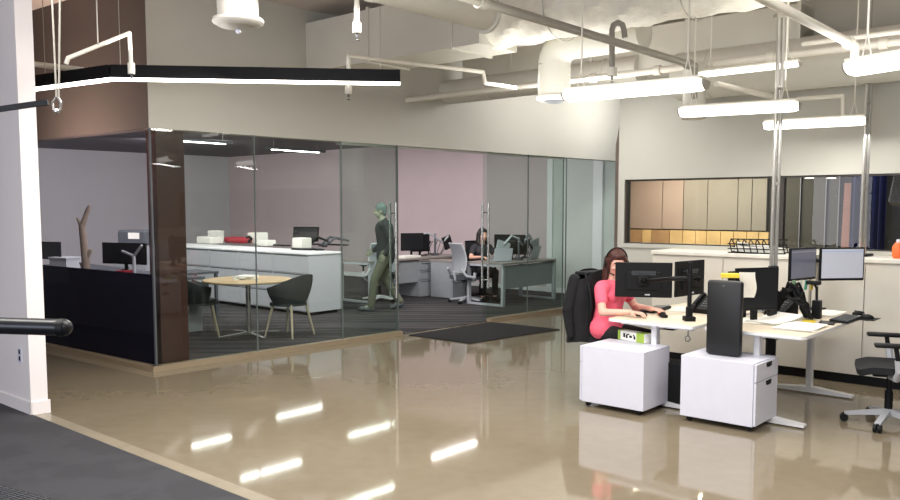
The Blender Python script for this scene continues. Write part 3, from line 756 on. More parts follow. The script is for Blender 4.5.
# big dark curved screens with paper behind the black case
_, mk = mon_at('large dark screen behind the black case on the right desk', 757, 289, 6.85, 20, w=.44, h=.36, arm=False)
MB().box((0, .03, -.26), (.06, .02, .2)).box((0, .02, -.305), (.26, .2, .014), bev=.004).build('stand', M_BLACK, _)
_, mk2 = mon_at('second dark screen edge behind the hanging sheet on the desk', 746, 290, 7.15, 25, w=.40, h=.34, arm=False)
MB().box((0, .03, -.26), (.06, .02, .2)).box((0, .02, -.32), (.26, .2, .014), bev=.004).build('stand', M_BLACK, _)
q = W(748, 285, 6.72)
tag(MB().sheet(lambda u, v: Vector(((u-.5)*.12+.012*math.sin(v*5), .02*math.sin(u*3+v*2), (v-.5)*.21)), 6, 8, .002).build('hanging_paper', M_PAPER), 'curled white sheet hanging on the dark screen behind the black case', 'paper', None, q, R(10))
q = W(730, 275.5, 6.66)
tag(MB().box((0, 0, 0), (.14, .08, .035), bev=.004).build('yellow_folder', M_YEL), 'yellow folder top sticking up behind the black case', 'folder', None, q, R(-12))

# ---- keyboards, mice, phone etc.
def keyboard(label, loc, rz, w=.44):
    t = thing('keyboard', label, 'keyboard', loc, rz, 'keyboards')
    MB().extr([(-.075, 0), (.075, 0), (.075, .026), (-.075, .014)], (0, 1, 0), UP, (1, 0, 0), w, (-w/2, 0, .001)).build('tray', M_BLACK, t)
    mb = MB()
    for r_ in range(5):
        for k in range(15): mb.box((-w/2+.02+k*(w-.04)/14, -.055+r_*.027, .021+r_*.0022), ((w-.04)/16, .021, .007))
    mb.build('keys', M_DGREY, t)
    return t
def mouse(label, loc, rz, m=M_BLACK):
    t = thing('computer_mouse', label, 'mouse', loc, rz, 'computer mice')
    MB().sph((0, 0, .004), .055, (.58, 1, .55)).build('shell', m, t, True); MB().cyl((-.004, .025, .03), (.004, .025, .03), .01).build('scroll_wheel', M_DGREY, t, True)
    return t
keyboard('black keyboard under the hands of the woman in pink', P(655, 310.5, .731), AR+PI+.1)
mouse('black mouse under the near hand of the woman in pink', P(641, 315.5, .735), AR+.3)
tag(MB().sheet(lambda u, v: Vector(((u-.5)*.42, (v-.5)*.30, .002+.006*math.sin(u*3))), 6, 4, .003).build('paper_stack', M_PAPER), 'white papers beside the keyboard on the desk of the woman in pink', 'papers', None, P(688, 309.5, .7315), AR+.2)
t = thing('phone_cradle', 'small dark gadget with an orange end on the woman\'s desk near its edge', 'gadget', P(663, 317, .731), AR-.9)
MB().box((0, 0, .014), (.06, .14, .028), bev=.01).sph((0, .01, .03), .03, (.8, 1.4, .5)).build('body', M_BLACK, t, True); MB().box((0, .085, .014), (.05, .035, .026), bev=.006).build('orange_end', M_ORANGE, t)
# snack box under the desk on the pedestal
bx_ = P(635, 341, .531)
t = thing('snack_box', 'small white and yellow-green cardboard box on the plain pedestal', 'box', bx_, AR-PI/2-.25)
MB().box((0, 0, .042), (.30, .09, .08), bev=.002).build('carton', M_PAPER, t)
MB().box((-.145, -.0, .042), (.03, .092, .082)).build('green_band', mat('lime_green', srgb(150, 176, 70), .6), t); MB().box((.10, 0, .042), (.09, .092, .082)).build('green_band', mat('lime_green', srgb(150, 176, 70), .6), t)
mb = MB()
for i, (x, z, w, hh) in enumerate(((-.085, .045, .022, .035), (-.055, .038, .02, .03), (-.04, .058, .03, .01), (-.01, .04, .03, .02), (.025, .055, .014, .012), (.035, .035, .02, .03))): mb.box((x, -.0455, z), (w, .002, hh))
mb.build('printed_marks', M_BLACK, t)
# desk phone: leaning dark handset and dial pad
def phone(label, loc, rz, s=1):
    t = thing('desk_phone', label, 'phone', loc, rz, 'black desk phones')
    MB().extr([(-.10, 0), (.10, 0), (.10, .13), (.07, .15), (-.10, .04)], (0, 1, 0), UP, (1, 0, 0), .2, (-.1, 0, .001)).build('body', M_BLACK, t)
    MB().cap((-.075, -.08, .075), (-.075, .07, .165), .018).sph((-.075, -.085, .062), .028, (1, 1, .8)).sph((-.075, .08, .155), .028, (1, 1, .8)).build('handset', M_BLACKS, t, True)
    mb = MB()
    for i in range(4):
        for k in range(3): mb.box((.0+k*.025, -.06+i*.028, .066+i*.0182), (.016, .016, .01), (R(33), 0, 0))
    mb.build('keypad', M_DGREY, t)
    mb = MB(); pts = [Vector((-.1+.02*math.cos(k*1.2), -.10+k*.004, .02+.012*math.sin(k*1.2))) for k in range(26)]
    mb.path(pts, .004, n=6).build('cord', M_BLACK, t)
    return t
phone('black desk phone between the two lower monitors and the black case', W(706, 300, 7.5).xy.to_3d()+UP*.7305, R(-50))
phone('black desk phone behind the tangle of cables beside the power poles', P(781, 316, .7305), R(-60))
mb = MB()
rg = random.Random(11)
q = P(791, 319, .7305)
for i in range(22):
    a = rg.uniform(0, 6.28); pts = []
    for k in range(9):
        f = k/8; pts.append(Vector((-.16+f*.30+.03*math.sin(f*7+a), .10*math.cos(a+f*3), .02+.30*math.sin(PI*f)*rg.uniform(.55, 1.05))))
    mb.path(pts, .009, n=6)
tag(mb.build('cable_tangle', M_BLACK, smooth=True), 'arching tangle of black cables beside the power poles on the right desk', 'cables', None, q, R(-20))
# blue box, holder, keyboard, mouse, papers on the right desk
tag(MB().box((0, 0, .045), (.06, .05, .07), bev=.004).box((0, 0, .006), (.03, .03, .012)).build('blue_box', M_BLUE), 'small blue box behind the papers on the right desk', 'box', None, P(806.5, 318, .7305), AR)
t = thing('pen_holder', 'black upright holder with a gooseneck lamp head on the right desk', 'holder', P(816.5, 318.5, .7305), AR)
MB().box((0, 0, .08), (.07, .07, .16), bev=.006).build('cup', M_BLACK, t); MB().path([(0, 0, .12), (.01, .01, .26), (-.01, .03, .31)], .01).box((-.03, .03, .315), (.05, .13, .035), bev=.008).build('lamp_head', M_BLACK, t)
keyboard('black keyboard on the right desk in front of the pale screen', P(846, 320.5, .7305), AR, .42)
t = mouse('black mouse on a pad near the end of the right desk', P(867, 318, .738), AR)
tag(MB().box((0, 0, .003), (.22, .20, .005), bev=.002).build('mouse_pad', M_BLACK), 'black mouse pad at the end of the right desk', 'mouse pad', None, P(865, 319, .7305), AR)
mouse('second black mouse behind the keyboard on the right desk', P(858.5, 314.5, .735), AR+.5)
t = thing('tablet', 'dark flat tablet lying beside the keyboard on the right desk', 'tablet', P(827, 323.5, .7305), AR+.2)
MB().box((0, 0, .006), (.2, .12, .01), bev=.003).build('body', M_BLACK, t); MB().box((0, 0, .0115), (.18, .1, .001)).build('screen', M_BLACKS, t)
def papers(label, px, py, rz, w, h, n=3, curl=.02):
    mb = MB()
    for i in range(n):
        a = random.uniform(-.12, .12)
        mb.sheet(lambda u, v: Matrix.Rotation(a, 3, 'Z') @ Vector(((u-.5)*w, (v-.5)*h, .002+i*.006+curl*(u**3))), 8, 4, .002)
    return tag(mb.build('paper_sheets', M_PAPER), label, 'papers', 'papers on the right desk', P(px, py, .731), rz)
papers('rolled-edge white papers beside the black case on the right desk', 773, 322.5, AR-.3, .36, .30, 4, .05)
papers('flat white papers at the near corner of the right desk', 800, 328, AR+.1, .42, .30, 3, .008)
papers('pale papers behind the keyboard on the right desk', 828, 314, AR, .34, .2, 2, .01)
papers('white sheet partly behind the black case on the right desk', 752, 322, AR, .24, .22, 2, .01)
tag(MB().box((0, 0, .004), (.16, .1, .006)).build('yellow_pad', M_YEL), 'pale yellow note pad among the papers on the right desk', 'notepad', None, P(809, 321.5, .731), AR+.3)
for i, px in enumerate((752, 762)):
    t = thing('headphones', ['white and dark earpiece left on the right desk behind the papers', 'second white and dark earpiece on the right desk near the pole'][i], 'headphones', P(px, 314-i, .7305), .4*i)
    MB().sph((0, 0, .03), .03, (.6, 1, 1)).build('ear_cup', M_LGREY, t, True); MB().path([(0.01, 0, .055), (.04, 0, .085), (.08, 0, .075), (.1, 0, .03)], .008).build('band', M_BLACK, t, True)
# cables under the desk, bin and floor gear
mb = MB()
for i, (x, y) in enumerate(((.25, .75), (.32, .8), (.45, .78), (.12, .8), (.6, .8))):
    p = N2+A*x+B*y
    mb.path([(p.x, p.y, .66), (p.x+.03*math.sin(i*2), p.y, .5), (p.x-.04*math.cos(i), p.y+.02, .3), (p.x+.05, p.y, .12), (p.x+.12+.05*i, p.y-.05, .02), (p.x+.35, p.y+.1*i, .012)], .007, n=6)
tag(mb.build('floor_cables', M_DGREY, smooth=True), 'loose grey cables dropping to the floor under the right desk', 'cables')
t = thing('floor_box', 'black power box on the floor beneath the right desk by the pedestal', 'box', (N2+A*.28+B*.55), AR)
MB().box((0, 0, .15), (.16, .28, .30), bev=.012).build('case', M_BLACK, t); MB().box((-.082, 0, .2), (.003, .2, .06)).build('grille', M_DGREY, t)
t = thing('computer_tower', 'black computer tower on the floor between the two white pedestals', 'computer', (N1+A*.22+B*.28), AR)
MB().box((0, 0, .2), (.2, .4, .38), bev=.012).build('case', M_BLACK, t); MB().box((0, -.202, .3), (.16, .004, .04)).build('drive_panel', M_DGREY, t)
# ================================================================= CHAIRS
def task_chair(label, loc, rz, fr=M_LGREY, seatm=M_BCLOTH, backm=None, arms=True, group='swivel office chairs'):
    t = thing('office_chair', label, 'chair', loc, rz, group)
    backm = backm or mat('grey_mesh', srgb(150, 153, 160), .7, noise=.25, nscale=90)
    mb = MB().cyl((0, 0, .07), (0, 0, .13), .035, .03, n=18)
    for k in range(5):
        a = 2*PI*k/5+.3; d = Vector((math.cos(a), math.sin(a), 0)); n = Vector((-d.y, d.x, 0))
        mb.extr([(.02, .08), (.31, .055), (.31, .075), (.02, .125)], d, UP, n, .045, -n*.0225)
    bs = mb.build('base', fr, t)
    for k in range(5):
        a = 2*PI*k/5+.3; d = Vector((math.cos(a), math.sin(a), 0)); n = Vector((-d.y, d.x, 0)); p = d*.31
        MB().cyl(p-n*.028+UP*.032, p-n*.006+UP*.032, .031, n=18).cyl(p+n*.006+UP*.032, p+n*.028+UP*.032, .031, n=18).cyl(p+UP*.03, p+UP*.07, .01).build('caster', M_BLACK, bs, True)
    MB().cyl((0, 0, .12), (0, 0, .40), .022, n=16).cyl((0, 0, .12), (0, 0, .27), .03, n=16).build('column', M_BLACK, t, True)
    MB().box((0, 0, .415), (.20, .26, .05), bev=.012).build('tilt_mechanism', M_BLACK, t)
    def st(u, v):
        x = (u-.5)*2; y = (v-.5)*2; r = 1-.08*y*y*(x*x)
        return Vector((x*.25*r, y*.245*r, .47-.03*max(0, y-.6)*2+.018*x*x))
    MB().sheet(st, 14, 14, .05).build('seat', seatm, t, True)
    def bk(u, v):
        x = (u-.5)*2; z = v; w = .235*(1-.22*abs(z-.35)**1.5)
        return Vector((x*w, -.25-.05*z*z-.05*math.sin(z*PI)*-1-.0+.055*x*x, .56+z*.50))
    MB().sheet(bk, 14, 16, .012).build('backrest', backm, t, True)
    edge = [bk(u/10, 0) for u in range(11)]+[bk(1, v/10) for v in range(1, 11)]+[bk(1-u/10, 1) for u in range(1, 11)]+[bk(0, 1-v/10) for v in range(1, 11)]
    MB().path(edge, .014, n=8).path([(0, -.08, .40), (0, -.24, .42), (0, -.27, .58)], .025).build('back_frame', fr, t, True)
    if arms:
        for s in (-1, 1):
            ar = MB().path([(s*.10, 0, .40), (s*.24, -.02, .41), (s*.29, -.03, .47), (s*.30, -.02, .56)], .027, n=10).path([(s*.30, -.02, .47), (s*.29, -.18, .50), (s*.23, -.26, .62)], .023).build('arm_frame', fr, t, True)
            MB().cap((s*.30, -.02, .54), (s*.30, 0, .655), .017).build('arm_post', M_BLACK, ar, True)
            MB().box((s*.295, .02, .668), (.09, .25, .03), bev=.012).build('arm_pad', M_BLACK, ar, True)
    return t
ch = task_chair('light grey swivel chair with black seat at the right desk, cut by the picture edge', (3.43, 6.31, 0), R(68))
WX, WY = .45, 1.06
wc = N1+A*WX+B*(WY+.0)
cf = -B*.10+A*.075
ch2 = task_chair('swivel chair under the woman in pink, hung with a black jacket', (wc.x+cf.x, wc.y+cf.y, 0), AR+PI-.12, M_BLACK, M_BCLOTH, M_BCLOTH, arms=False)
# jacket over its back
jr = AR+PI-.12
def jk(u, v):
    a = u*2*PI; z = 1.11-.68*v; hw = .275+.05*v+.02*math.sin(a*4+v*5)*v; hd = .10+.05*v+.018*math.sin(a*6+1)*v
    c, s_ = math.cos(a), math.sin(a); sg = lambda q: (abs(q)**.75)*(1 if q > 0 else -1)
    return Vector((hw*sg(c), -.285+hd*sg(s_)-.02*v, z-(.05*(c*c) if v < .02 else 0)+ (0 if v > .02 else -.0)-.05*c*c*(1-v)+.015*math.sin(a*3)*v))
mb = MB().sheet(jk, 56, 18, .008)
for s in (-1, 1): mb.cap((s*.27, -.33, 1.02), (s*.33, -.36, .72), .055, .05).cap((s*.33, -.36, .72), (s*.31, -.33, .50), .05, .043)
mb.box((0, -.315, 1.075), (.40, .15, .03), bev=.012)
tag(mb.build('black_jacket', M_BCLOTH, smooth=True), 'black jacket draped over the back of the chair of the woman in pink', 'jacket', None, (wc.x+cf.x, wc.y+cf.y, 0), jr)

# ================================================================= OFFICE BEHIND GLASS
# lateral files along B
fc = P(310, 316.5)
FH = .985; un = 5; uw = (P(214.6, 305)-fc).length/2.05
uw = .91
for i in range(un):
    p = fc+B*(i*uw)
    places = ['nearest the doorway', 'second from the doorway end', 'third from the doorway end, behind the round table', 'fourth from the doorway end', 'last in the row by the brown column']
    t = thing('lateral_file', 'grey three-drawer lateral file cabinet, %s' % places[i], 'cabinet', p, AR, 'grey lateral file cabinets in a row')
    MB().box((.31, uw/2, .03), (.54, uw-.04, .06)).build('plinth', M_BLACK, t)
    MB().box((.33, uw/2, .06+(FH-.09)/2), (.66, uw-.006, FH-.09)).build('body', M_FILE, t)
    hh = (FH-.10)/3
    for k in range(3):
        dr = MB().box((.0, uw/2, .065+hh*(k+.5)), (.02, uw-.014, hh-.02), bev=.002).build('drawer', M_FILE, t)
        MB().box((-.004, uw/2, .065+hh*(k+1)-.012), (.018, uw-.05, .012)).build('handle', M_DGREY, dr)
t = thing('file_worktop', 'long continuous white top over the grey lateral files', 'worktop', fc, AR)
MB().box((.33, un*uw/2, FH-.012), (.70, un*uw+.03, .030), bev=.004).build('slab', M_FILET, t)
TOPZ = FH+.003
def onfile(px, py, dz=0): return P(px, py, TOPZ+dz)
def fbox(label, px, py, d, m, name='paper_box', rz=AR, cat='box'):
    t = thing(name, label, cat, onfile(px, py), rz)
    MB().box((0, 0, d[2]/2), d, bev=.003).build('carton', m, t)
    MB().box((0, 0, d[2]+.006), (d[0]*.96, d[1]*.96, .012), bev=.002).build('lid', m, t)
    return t
fbox('white paper box on the files between the column and the red binder', 210, 243.2, (.30, .46, .12), M_PAPER)
fbox('smaller white box leaning on the files just right of the brown column', 216, 240.5, (.20, .30, .20), M_PAPER)
fbox('white box on the files right of the red binder', 258, 243.3, (.28, .28, .20), M_PAPER)
fbox('low white box on the files beside the taller white box', 266, 245.5, (.24, .28, .09), M_PAPER)
fbox('white box near the black keyboards on the end of the files', 302, 247.5, (.22, .26, .16), M_PAPER)
t = thing('red_binder', 'long red bag lying on top of the lateral files', 'bag', onfile(238, 243.3), AR)
MB().box((0, 0, .065), (.26, .62, .12), bev=.04).build('body', M_RED, t, True); MB().path([(0, -.34, .03), (.02, -.42, .10), (.02, -.36, .14), (0, -.26, .11)], .022).build('black_flap', M_BLACK, t, True)
for i, (px, py, rz, w) in enumerate(((282, 246, 0, .34), (304, 250, .3, .40), (318, 250.0, -.5, .42), (338, 245.5, .15, .40), (322, 245, .6, .40))):
    keyboard(['short black keyboard on the files right of the white boxes', 'black keyboard at the near edge of the file top', 'black keyboard askew at the corner of the file top', 'black keyboard at the end of the files by the doorway', 'black keyboard propped behind the others on the files'][i], onfile(px, py), AR+PI/2+rz, w)
q = onfile(306, 242)
t = thing('computer_monitor', 'black monitor lying tilted back on the end of the lateral files', 'monitor', q, R(-15), 'computer monitors')
MB().box((0, 0, .16), (.56, .04, .30), (R(-12), 0, 0), .006).build('housing', M_BLACK, t); MB().box((0, -.024, .165), (.50, .002, .24), (R(-12), 0, 0)).build('screen', M_BLACKS, t); MB().box((0, .0, .008), (.3, .16, .014)).build('foot', M_BLACK, t)
for i, (px, py, a) in enumerate(((318, 247, -.5), (331, 246, .6), (336, 247, .2))):
    t = thing('monitor_support', ['folded black monitor arm lying on the files beside the tilted monitor', 'second folded monitor arm on the files', 'third folded monitor arm near the doorway end of the files'][i], 'monitor arm', onfile(px, py), a, 'loose monitor arms on the files')
    MB().cap((-.2, 0, .03), (.0, .02, .17), .022).cap((0, .02, .17), (.22, 0, .11), .02).build('arm', M_DGREY if i else M_BLACK, t, True); MB().cyl((-.2, 0, .0), (-.2, 0, .03), .05).build('base', M_BLACK, t)

# round meeting table and tub chairs
tc_ = P(249, 335.5)
t = thing('round_table', 'round pale wooden meeting table on a steel cross base', 'table', tc_, .2)
MB().lathe([(.0, .722), (.56, .722), (.575, .732), (.575, .745), (.57, .750), (0.0, .750)], n=56).build('tabletop', M_WOOD, t, True)
MB().cyl((0, 0, .03), (0, 0, .72), .032, n=20).cyl((0, 0, .70), (0, 0, .722), .12, n=24).build('pole', M_STEEL, t, True)
mb = MB()
for k in range(4):
    a = k*PI/2+.5; d = Vector((math.cos(a), math.sin(a), 0)); n = Vector((-d.y, d.x, 0))
    mb.extr([(0, .02), (.44, .006), (.44, .022), (0, .055)], d, UP, n, .06, -n*.03)
mb.build('cross_base', M_STEEL, t)
t = thing('magazine_stack', 'small loose stack of white papers on the round table', 'papers', P(246, 279, .751), .3)
for i in range(3): MB().box((random.uniform(-.02, .02), 0, .008+i*.017), (.30-.03*i, .22, .012), (0, 0, i*.5)).build('booklet', M_PAPER, t)
def tub_chair(label, loc, rz):
    t = thing('tub_chair', label, 'chair', loc, rz, 'charcoal tub chairs at the round table')
    def sh(u, v):
        # u round the shell from one arm front, behind, to other arm front; v bottom to top
        a = R(-28)+u*R(236); c, s_ = math.cos(a), math.sin(a)
        top = .66+.17*max(0, math.sin((u)*PI))**1.6
        r = .21+.10*math.sin(v*PI/2)
        z = .425+(top-.425)*v
        return Vector((r*1.0*c, -r*s_*1.0+.0, z))
    mb = MB().sheet(sh, 34, 10, .02)
    mb.sheet(lambda u, v: Vector(((.235*v)*math.cos(u*2*PI), (.24*v)*math.sin(u*2*PI)+.02, .425+.02*v*v)), 28, 6, .03)
    mb.build('shell', M_SHELL, t, True)
    MB().lathe([(0, .45), (.19, .45), (.205, .465), (.19, .48), (0, .485)], (0, .03, 0), n=26).build('seat_pad', M_SHELL, t, True)
    for sx in (-1, 1):
        for sy in (-1, 1): MB().cyl((sx*.15, sy*.15, .43), (sx*.23, sy*.23, 0), .018, .011, n=12).build('leg', M_LEGW, t, True)
    return t
tub_chair('charcoal tub chair on wooden legs at the right of the round table', P(290, 336), R(62))
tub_chair('charcoal tub chair half hidden by the brown column at the round table', P(200, 335), R(-70))
t = thing('side_table', 'dark square side table behind the left tub chair', 'table', P(190, 321), AR)
MB().box((.0, 0, .73), (.62, .62, .03)).build('tabletop', M_DGREY, t)
for sx in (-1, 1):
    for sy in (-1, 1): MB().box((sx*.28, sy*.28, .36), (.04, .04, .72)).build('leg', M_DGREY, t)

# grey office desks
def grey_desk(label, loc, L=1.6, D=.8, loop=True, panel=True):
    t = thing('office_desk', label, 'desk', loc, AR, 'grey office desks')
    MB().box((L/2, D/2, .735), (L, D, .03), bev=.003).build('desktop', mat('grey_desktop', srgb(150, 140, 136), .4), t)
    for x in (.03, L-.03):
        mb = MB().box((x, D/2, .02), (.06, D, .04)).box((x, .025, .37), (.06, .05, .70)).box((x, D-.025, .37), (.06, .05, .70)).box((x, D/2, .70), (.06, D, .04))
        mb.build('leg_frame', M_LGREY, t)
    if panel: MB().box((L/2, .06, .50), (L-.12, .02, .40)).build('modesty_panel', M_GREY, t)
    return t
N4 = P(503, 307.5); N3 = P(366, 304.5)
grey_desk('grey office desk with open frame ends just inside the right glass', N4)
t = grey_desk('long grey office desk behind the walking man, with a deep front panel', N3+A*.1, 2.6, .8)
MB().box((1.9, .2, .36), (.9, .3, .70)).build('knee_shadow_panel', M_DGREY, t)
def small_ped(label, loc):
    t = thing('drawer_unit', label, 'cabinet', loc, AR, 'grey drawer units')
    MB().box((.2, .27, .35), (.40, .52, .66), bev=.003).build('body', M_GREY, t)
    MB().box((.2, .27, .70), (.42, .56, .03), bev=.003).build('top', mat('grey_desktop', srgb(150, 140, 136), .4), t)
    for z, h in ((.17, .30), (.42, .16), (.59, .14)):
        d = MB().box((.2, .0, z), (.38, .02, h), bev=.003).build('drawer', M_GREY, t); MB().box((.2, -.012, z+h/2-.02), (.3, .01, .012)).build('handle', M_DGREY, d)
small_ped('grey three-drawer unit between the two grey desks', P(452, 299.5)); small_ped('grey drawer unit under the long grey desk', P(431, 299)+B*.3)
def D4(x, y, z=.751): return N4+A*x+B*y+UP*z
def D3(x, y, z=.751): return N3+A*(x+.1)+B*y+UP*z
# things on desk 4
monitor('black monitor beside the seated woman behind the glass', D4(.98, .60, 1.02), R(150), w=.62, h=.36, arm=False)
t = thing('monitor_stand', 'small stand under the black monitor behind the glass', 'monitor stand', D4(.98, .56, .751), R(150)); MB().box((0, -.02, .006), (.24, .18, .012)).box((0, .02, .1), (.04, .02, .2)).build('base', M_BLACK, t)
def laptop(label, loc, rz, m=M_WHITE):
    t = thing('laptop', label, 'laptop', loc, rz, 'laptops')
    MB().box((0, 0, .009), (.34, .24, .016), bev=.004).build('base', M_LGREY, t); MB().box((0, .0, .0178), (.28, .12, .001)).build('keyboard_keys', M_DGREY, t)
    MB().extr([(-.17, 0), (.17, 0), (.17, .23), (-.17, .23)], (1, 0, 0), (0, .28, .96), (0, 1, 0), .01, (0, .12, .016)).build('lid', m, t)
    return t
laptop('open laptop with a white lid on the desk behind the glass', D4(.35, .35), AR+PI-.5)
laptop('second open laptop beside the cables behind the glass', D4(1.2, .35), AR+PI+.2, M_LGREY)
def equip(label, loc, rz, seed, w=.5):
    rg = random.Random(seed); t = thing('monitor_arm_set', label, 'monitor arms', loc, rz)
    MB().cyl((0, 0, 0), (0, 0, .42), .02).box((0, 0, .02), (.12, .12, .04)).build('pole', M_DGREY, t, True)
    MB().cap((0, 0, .34), (-.2, -.05, .25), .022).cap((-.2, -.05, .25), (-.34, -.08, .36), .02).build('arm', M_LGREY, t, True)
    MB().cap((0, 0, .38), (.18, -.03, .44), .022).cap((.18, -.03, .44), (.32, -.08, .30), .02).build('arm', M_LGREY, t, True)
    MB().box((-.34, -.1, .24), (.30, .03, .26), (.25, .2, .5), .01).build('bracket_plate', M_BLACK, t)
    MB().box((.34, -.1, .22), (.26, .03, .26), (.2, -.3, -.5), .01).build('bracket_plate', M_GREY, t)
    mb = MB()
    for i in range(7):
        a = rg.uniform(-.3, .3); mb.path([(a, -.05, .28), (a*1.1+.03, -.12, .14), (a*.8, -.16, .015), (a*.4+.1, -.2, .012)], .007, n=6)
    mb.build('cable', M_BLACK, t, True)
    return t
equip('tangle of grey monitor arms and cables on the desk behind the right glass', D4(.85, .3), AR+PI, 1)
equip('second set of monitor arms at the far end of the desk behind the right glass', D4(1.25, .45), AR+.4, 2)
equip('monitor arms and cables at the end of the long grey desk beside the doorway', D3(2.15, .4), AR+2.8, 3)
monitor('black monitor on the long grey desk just right of the door handle', D3(1.55, .45, 1.03), R(20), w=.46, h=.34, arm=False)
t = thing('monitor_stand', 'stand of the black monitor on the long grey desk', 'monitor stand', D3(1.55, .47, .751), R(20)); MB().box((0, 0, .006), (.22, .18, .012)).box((0, .02, .1), (.04, .02, .2)).build('base', M_BLACK, t)
monitor('second black monitor overlapping on the long grey desk', D3(1.85, .5, 1.0), R(35), w=.40, h=.34, arm=False)
t = thing('monitor_stand', 'stand of the overlapping monitor on the long grey desk', 'monitor stand', D3(1.85, .52, .751), R(35)); MB().box((0, 0, .006), (.22, .18, .012)).box((0, .02, .09), (.04, .02, .18)).build('base', M_BLACK, t)
tag(MB().box((0, 0, .02), (.45, .30, .04), bev=.004).build('paper_ream', M_PAPER), 'white paper ream at the edge of the long grey desk', 'paper', None, D3(1.2, .25), AR)
fram = M_STEEL
task_chair('grey mesh office chair left of the seated woman behind the glass', P(478, 304)+B*.25, R(-60), M_LGREY, M_DGREY)
task_chair('office chair at the long desk in front of the walking man', P(372, 301)+B*-.2, R(20), M_WMETAL, M_BCLOTH)

# left bay: dark desks seen through the left glass
def bay_desk(label, p, L):
    t = thing('office_desk', label, 'desk', p, AR, 'grey office desks')
    MB().box((.4, L/2, .735), (.8, L, .03)).build('desktop', M_DGREY, t)
    for y in (.03, L-.03): MB().box((.4, y, .36), (.7, .04, .72)).build('leg_frame', M_LGREY, t)
bp = W(150, 262, 10.6); bp.z = 0
bay_desk('dark desk with black screens behind the left glass', bp, 2.4)
bp2 = W(78, 262, 12.2); bp2.z = 0
bay_desk('farther dark desk at the left edge behind the glass', bp2-A*0, 1.8)
def on(px, d, z): return Vector(((px-450)*d/FOC, d, z))
monitor('wide black screen behind the left glass beside the brown column', W(124, 253.5, 11.1), R(-25), w=.80, h=.29, arm=False)
t = thing('monitor_stand', 'stand of the wide black screen behind the left glass', 'monitor stand', Vector((*W(124, 253, 11.15).xy, .751)), R(-25)); MB().box((0, .02, .006), (.3, .2, .012)).box((0, .035, .1), (.05, .02, .24)).build('base', M_BLACK, t)
t = thing('monitor_support', 'grey metal arm in front of the wide black screen behind the left glass', 'monitor arm', Vector((*W(134, 262, 10.85).xy, .751)), R(-25))
MB().cyl((0, 0, 0), (0, 0, .30), .022).cap((0, 0, .30), (-.20, 0, .36), .018).cap((0, 0, .30), (.14, 0, .44), .018).build('arm', M_LGREY, t, True)
monitor('smaller black screen at the left edge behind the glass', W(50, 250.5, 12.6), R(-25), w=.46, h=.27, arm=False)
t = thing('monitor_stand', 'stand of the smaller black screen at the left edge', 'monitor stand', Vector((*W(50, 253, 12.65).xy, .751)), R(-25)); MB().box((0, .02, .006), (.3, .2, .012)).box((0, .035, .12), (.05, .02, .26)).build('base', M_BLACK, t)
t = thing('printer', 'grey printer with paper tray on a shelf above the wide black screen', 'printer', Vector((*W(140, 240, 13.6).xy, 0)), R(-20))
pz = W(140, 245, 13.6).z
MB().box((0, 0, pz/2), (.62, .5, pz)).build('stand', M_GREY, t)
MB().box((0, 0, pz+.13), (.56, .42, .24), bev=.03).build('body', M_DGREY, t); MB().box((0.06, -.215, pz+.16), (.22, .01, .10)).build('paper_tray', M_PAPER, t)
t = thing('white_box', 'pale box on the farther desk behind the left glass', 'box', Vector((*W(66, 258, 12.5).xy, .751)), R(-25)); MB().box((0, 0, .09), (.36, .3, .17)).build('carton', M_LGREY, t); MB().box((0, 0, .18), (.38, .32, .02)).build('lid', M_LGREY, t)
t = thing('red_case', 'small red item in front of the wide black screen', 'box', Vector((*W(124, 262, 10.9).xy, .751)), R(-25)); MB().box((0, 0, .06), (.18, .14, .10), bev=.01).build('case', M_RED, t); MB().box((0, 0, .115), (.1, .03, .012)).build('handle', M_BLACK, t)
tp = W(87, 250, 11.4); tp.z = 0
t = thing('tree_coat_stand', 'bare pale branching tree trunk standing behind the left glass', 'tree', tp)
mk = mat('bark', srgb(150, 134, 122), .8, noise=.15, bump=.4)
MB().cap((0, 0, .0), (-.02, 0, .9), .065, .055).cap((-.02, 0, .9), (-.06, 0, 1.45), .055, .042).build('trunk', mk, t, True)
MB().cap((-.06, 0, 1.42), (.03, 0, 1.66), .04, .028).cap((.03, 0, 1.66), (.05, 0, 1.71), .028, .02).cap((-.06, 0, 1.42), (-.12, 0, 1.54), .03, .014).cap((-.02, 0, .96), (.05, 0, 1.10), .032, .022).cap((-.04, 0, .80), (-.1, 0, .92), .028, .016).build('branch', mk, t, True)
MB().lathe([(.0, 0), (.2, 0), (.2, .02), (.07, .04), (.06, .1)], n=24).build('base', M_DGREY, t, True)

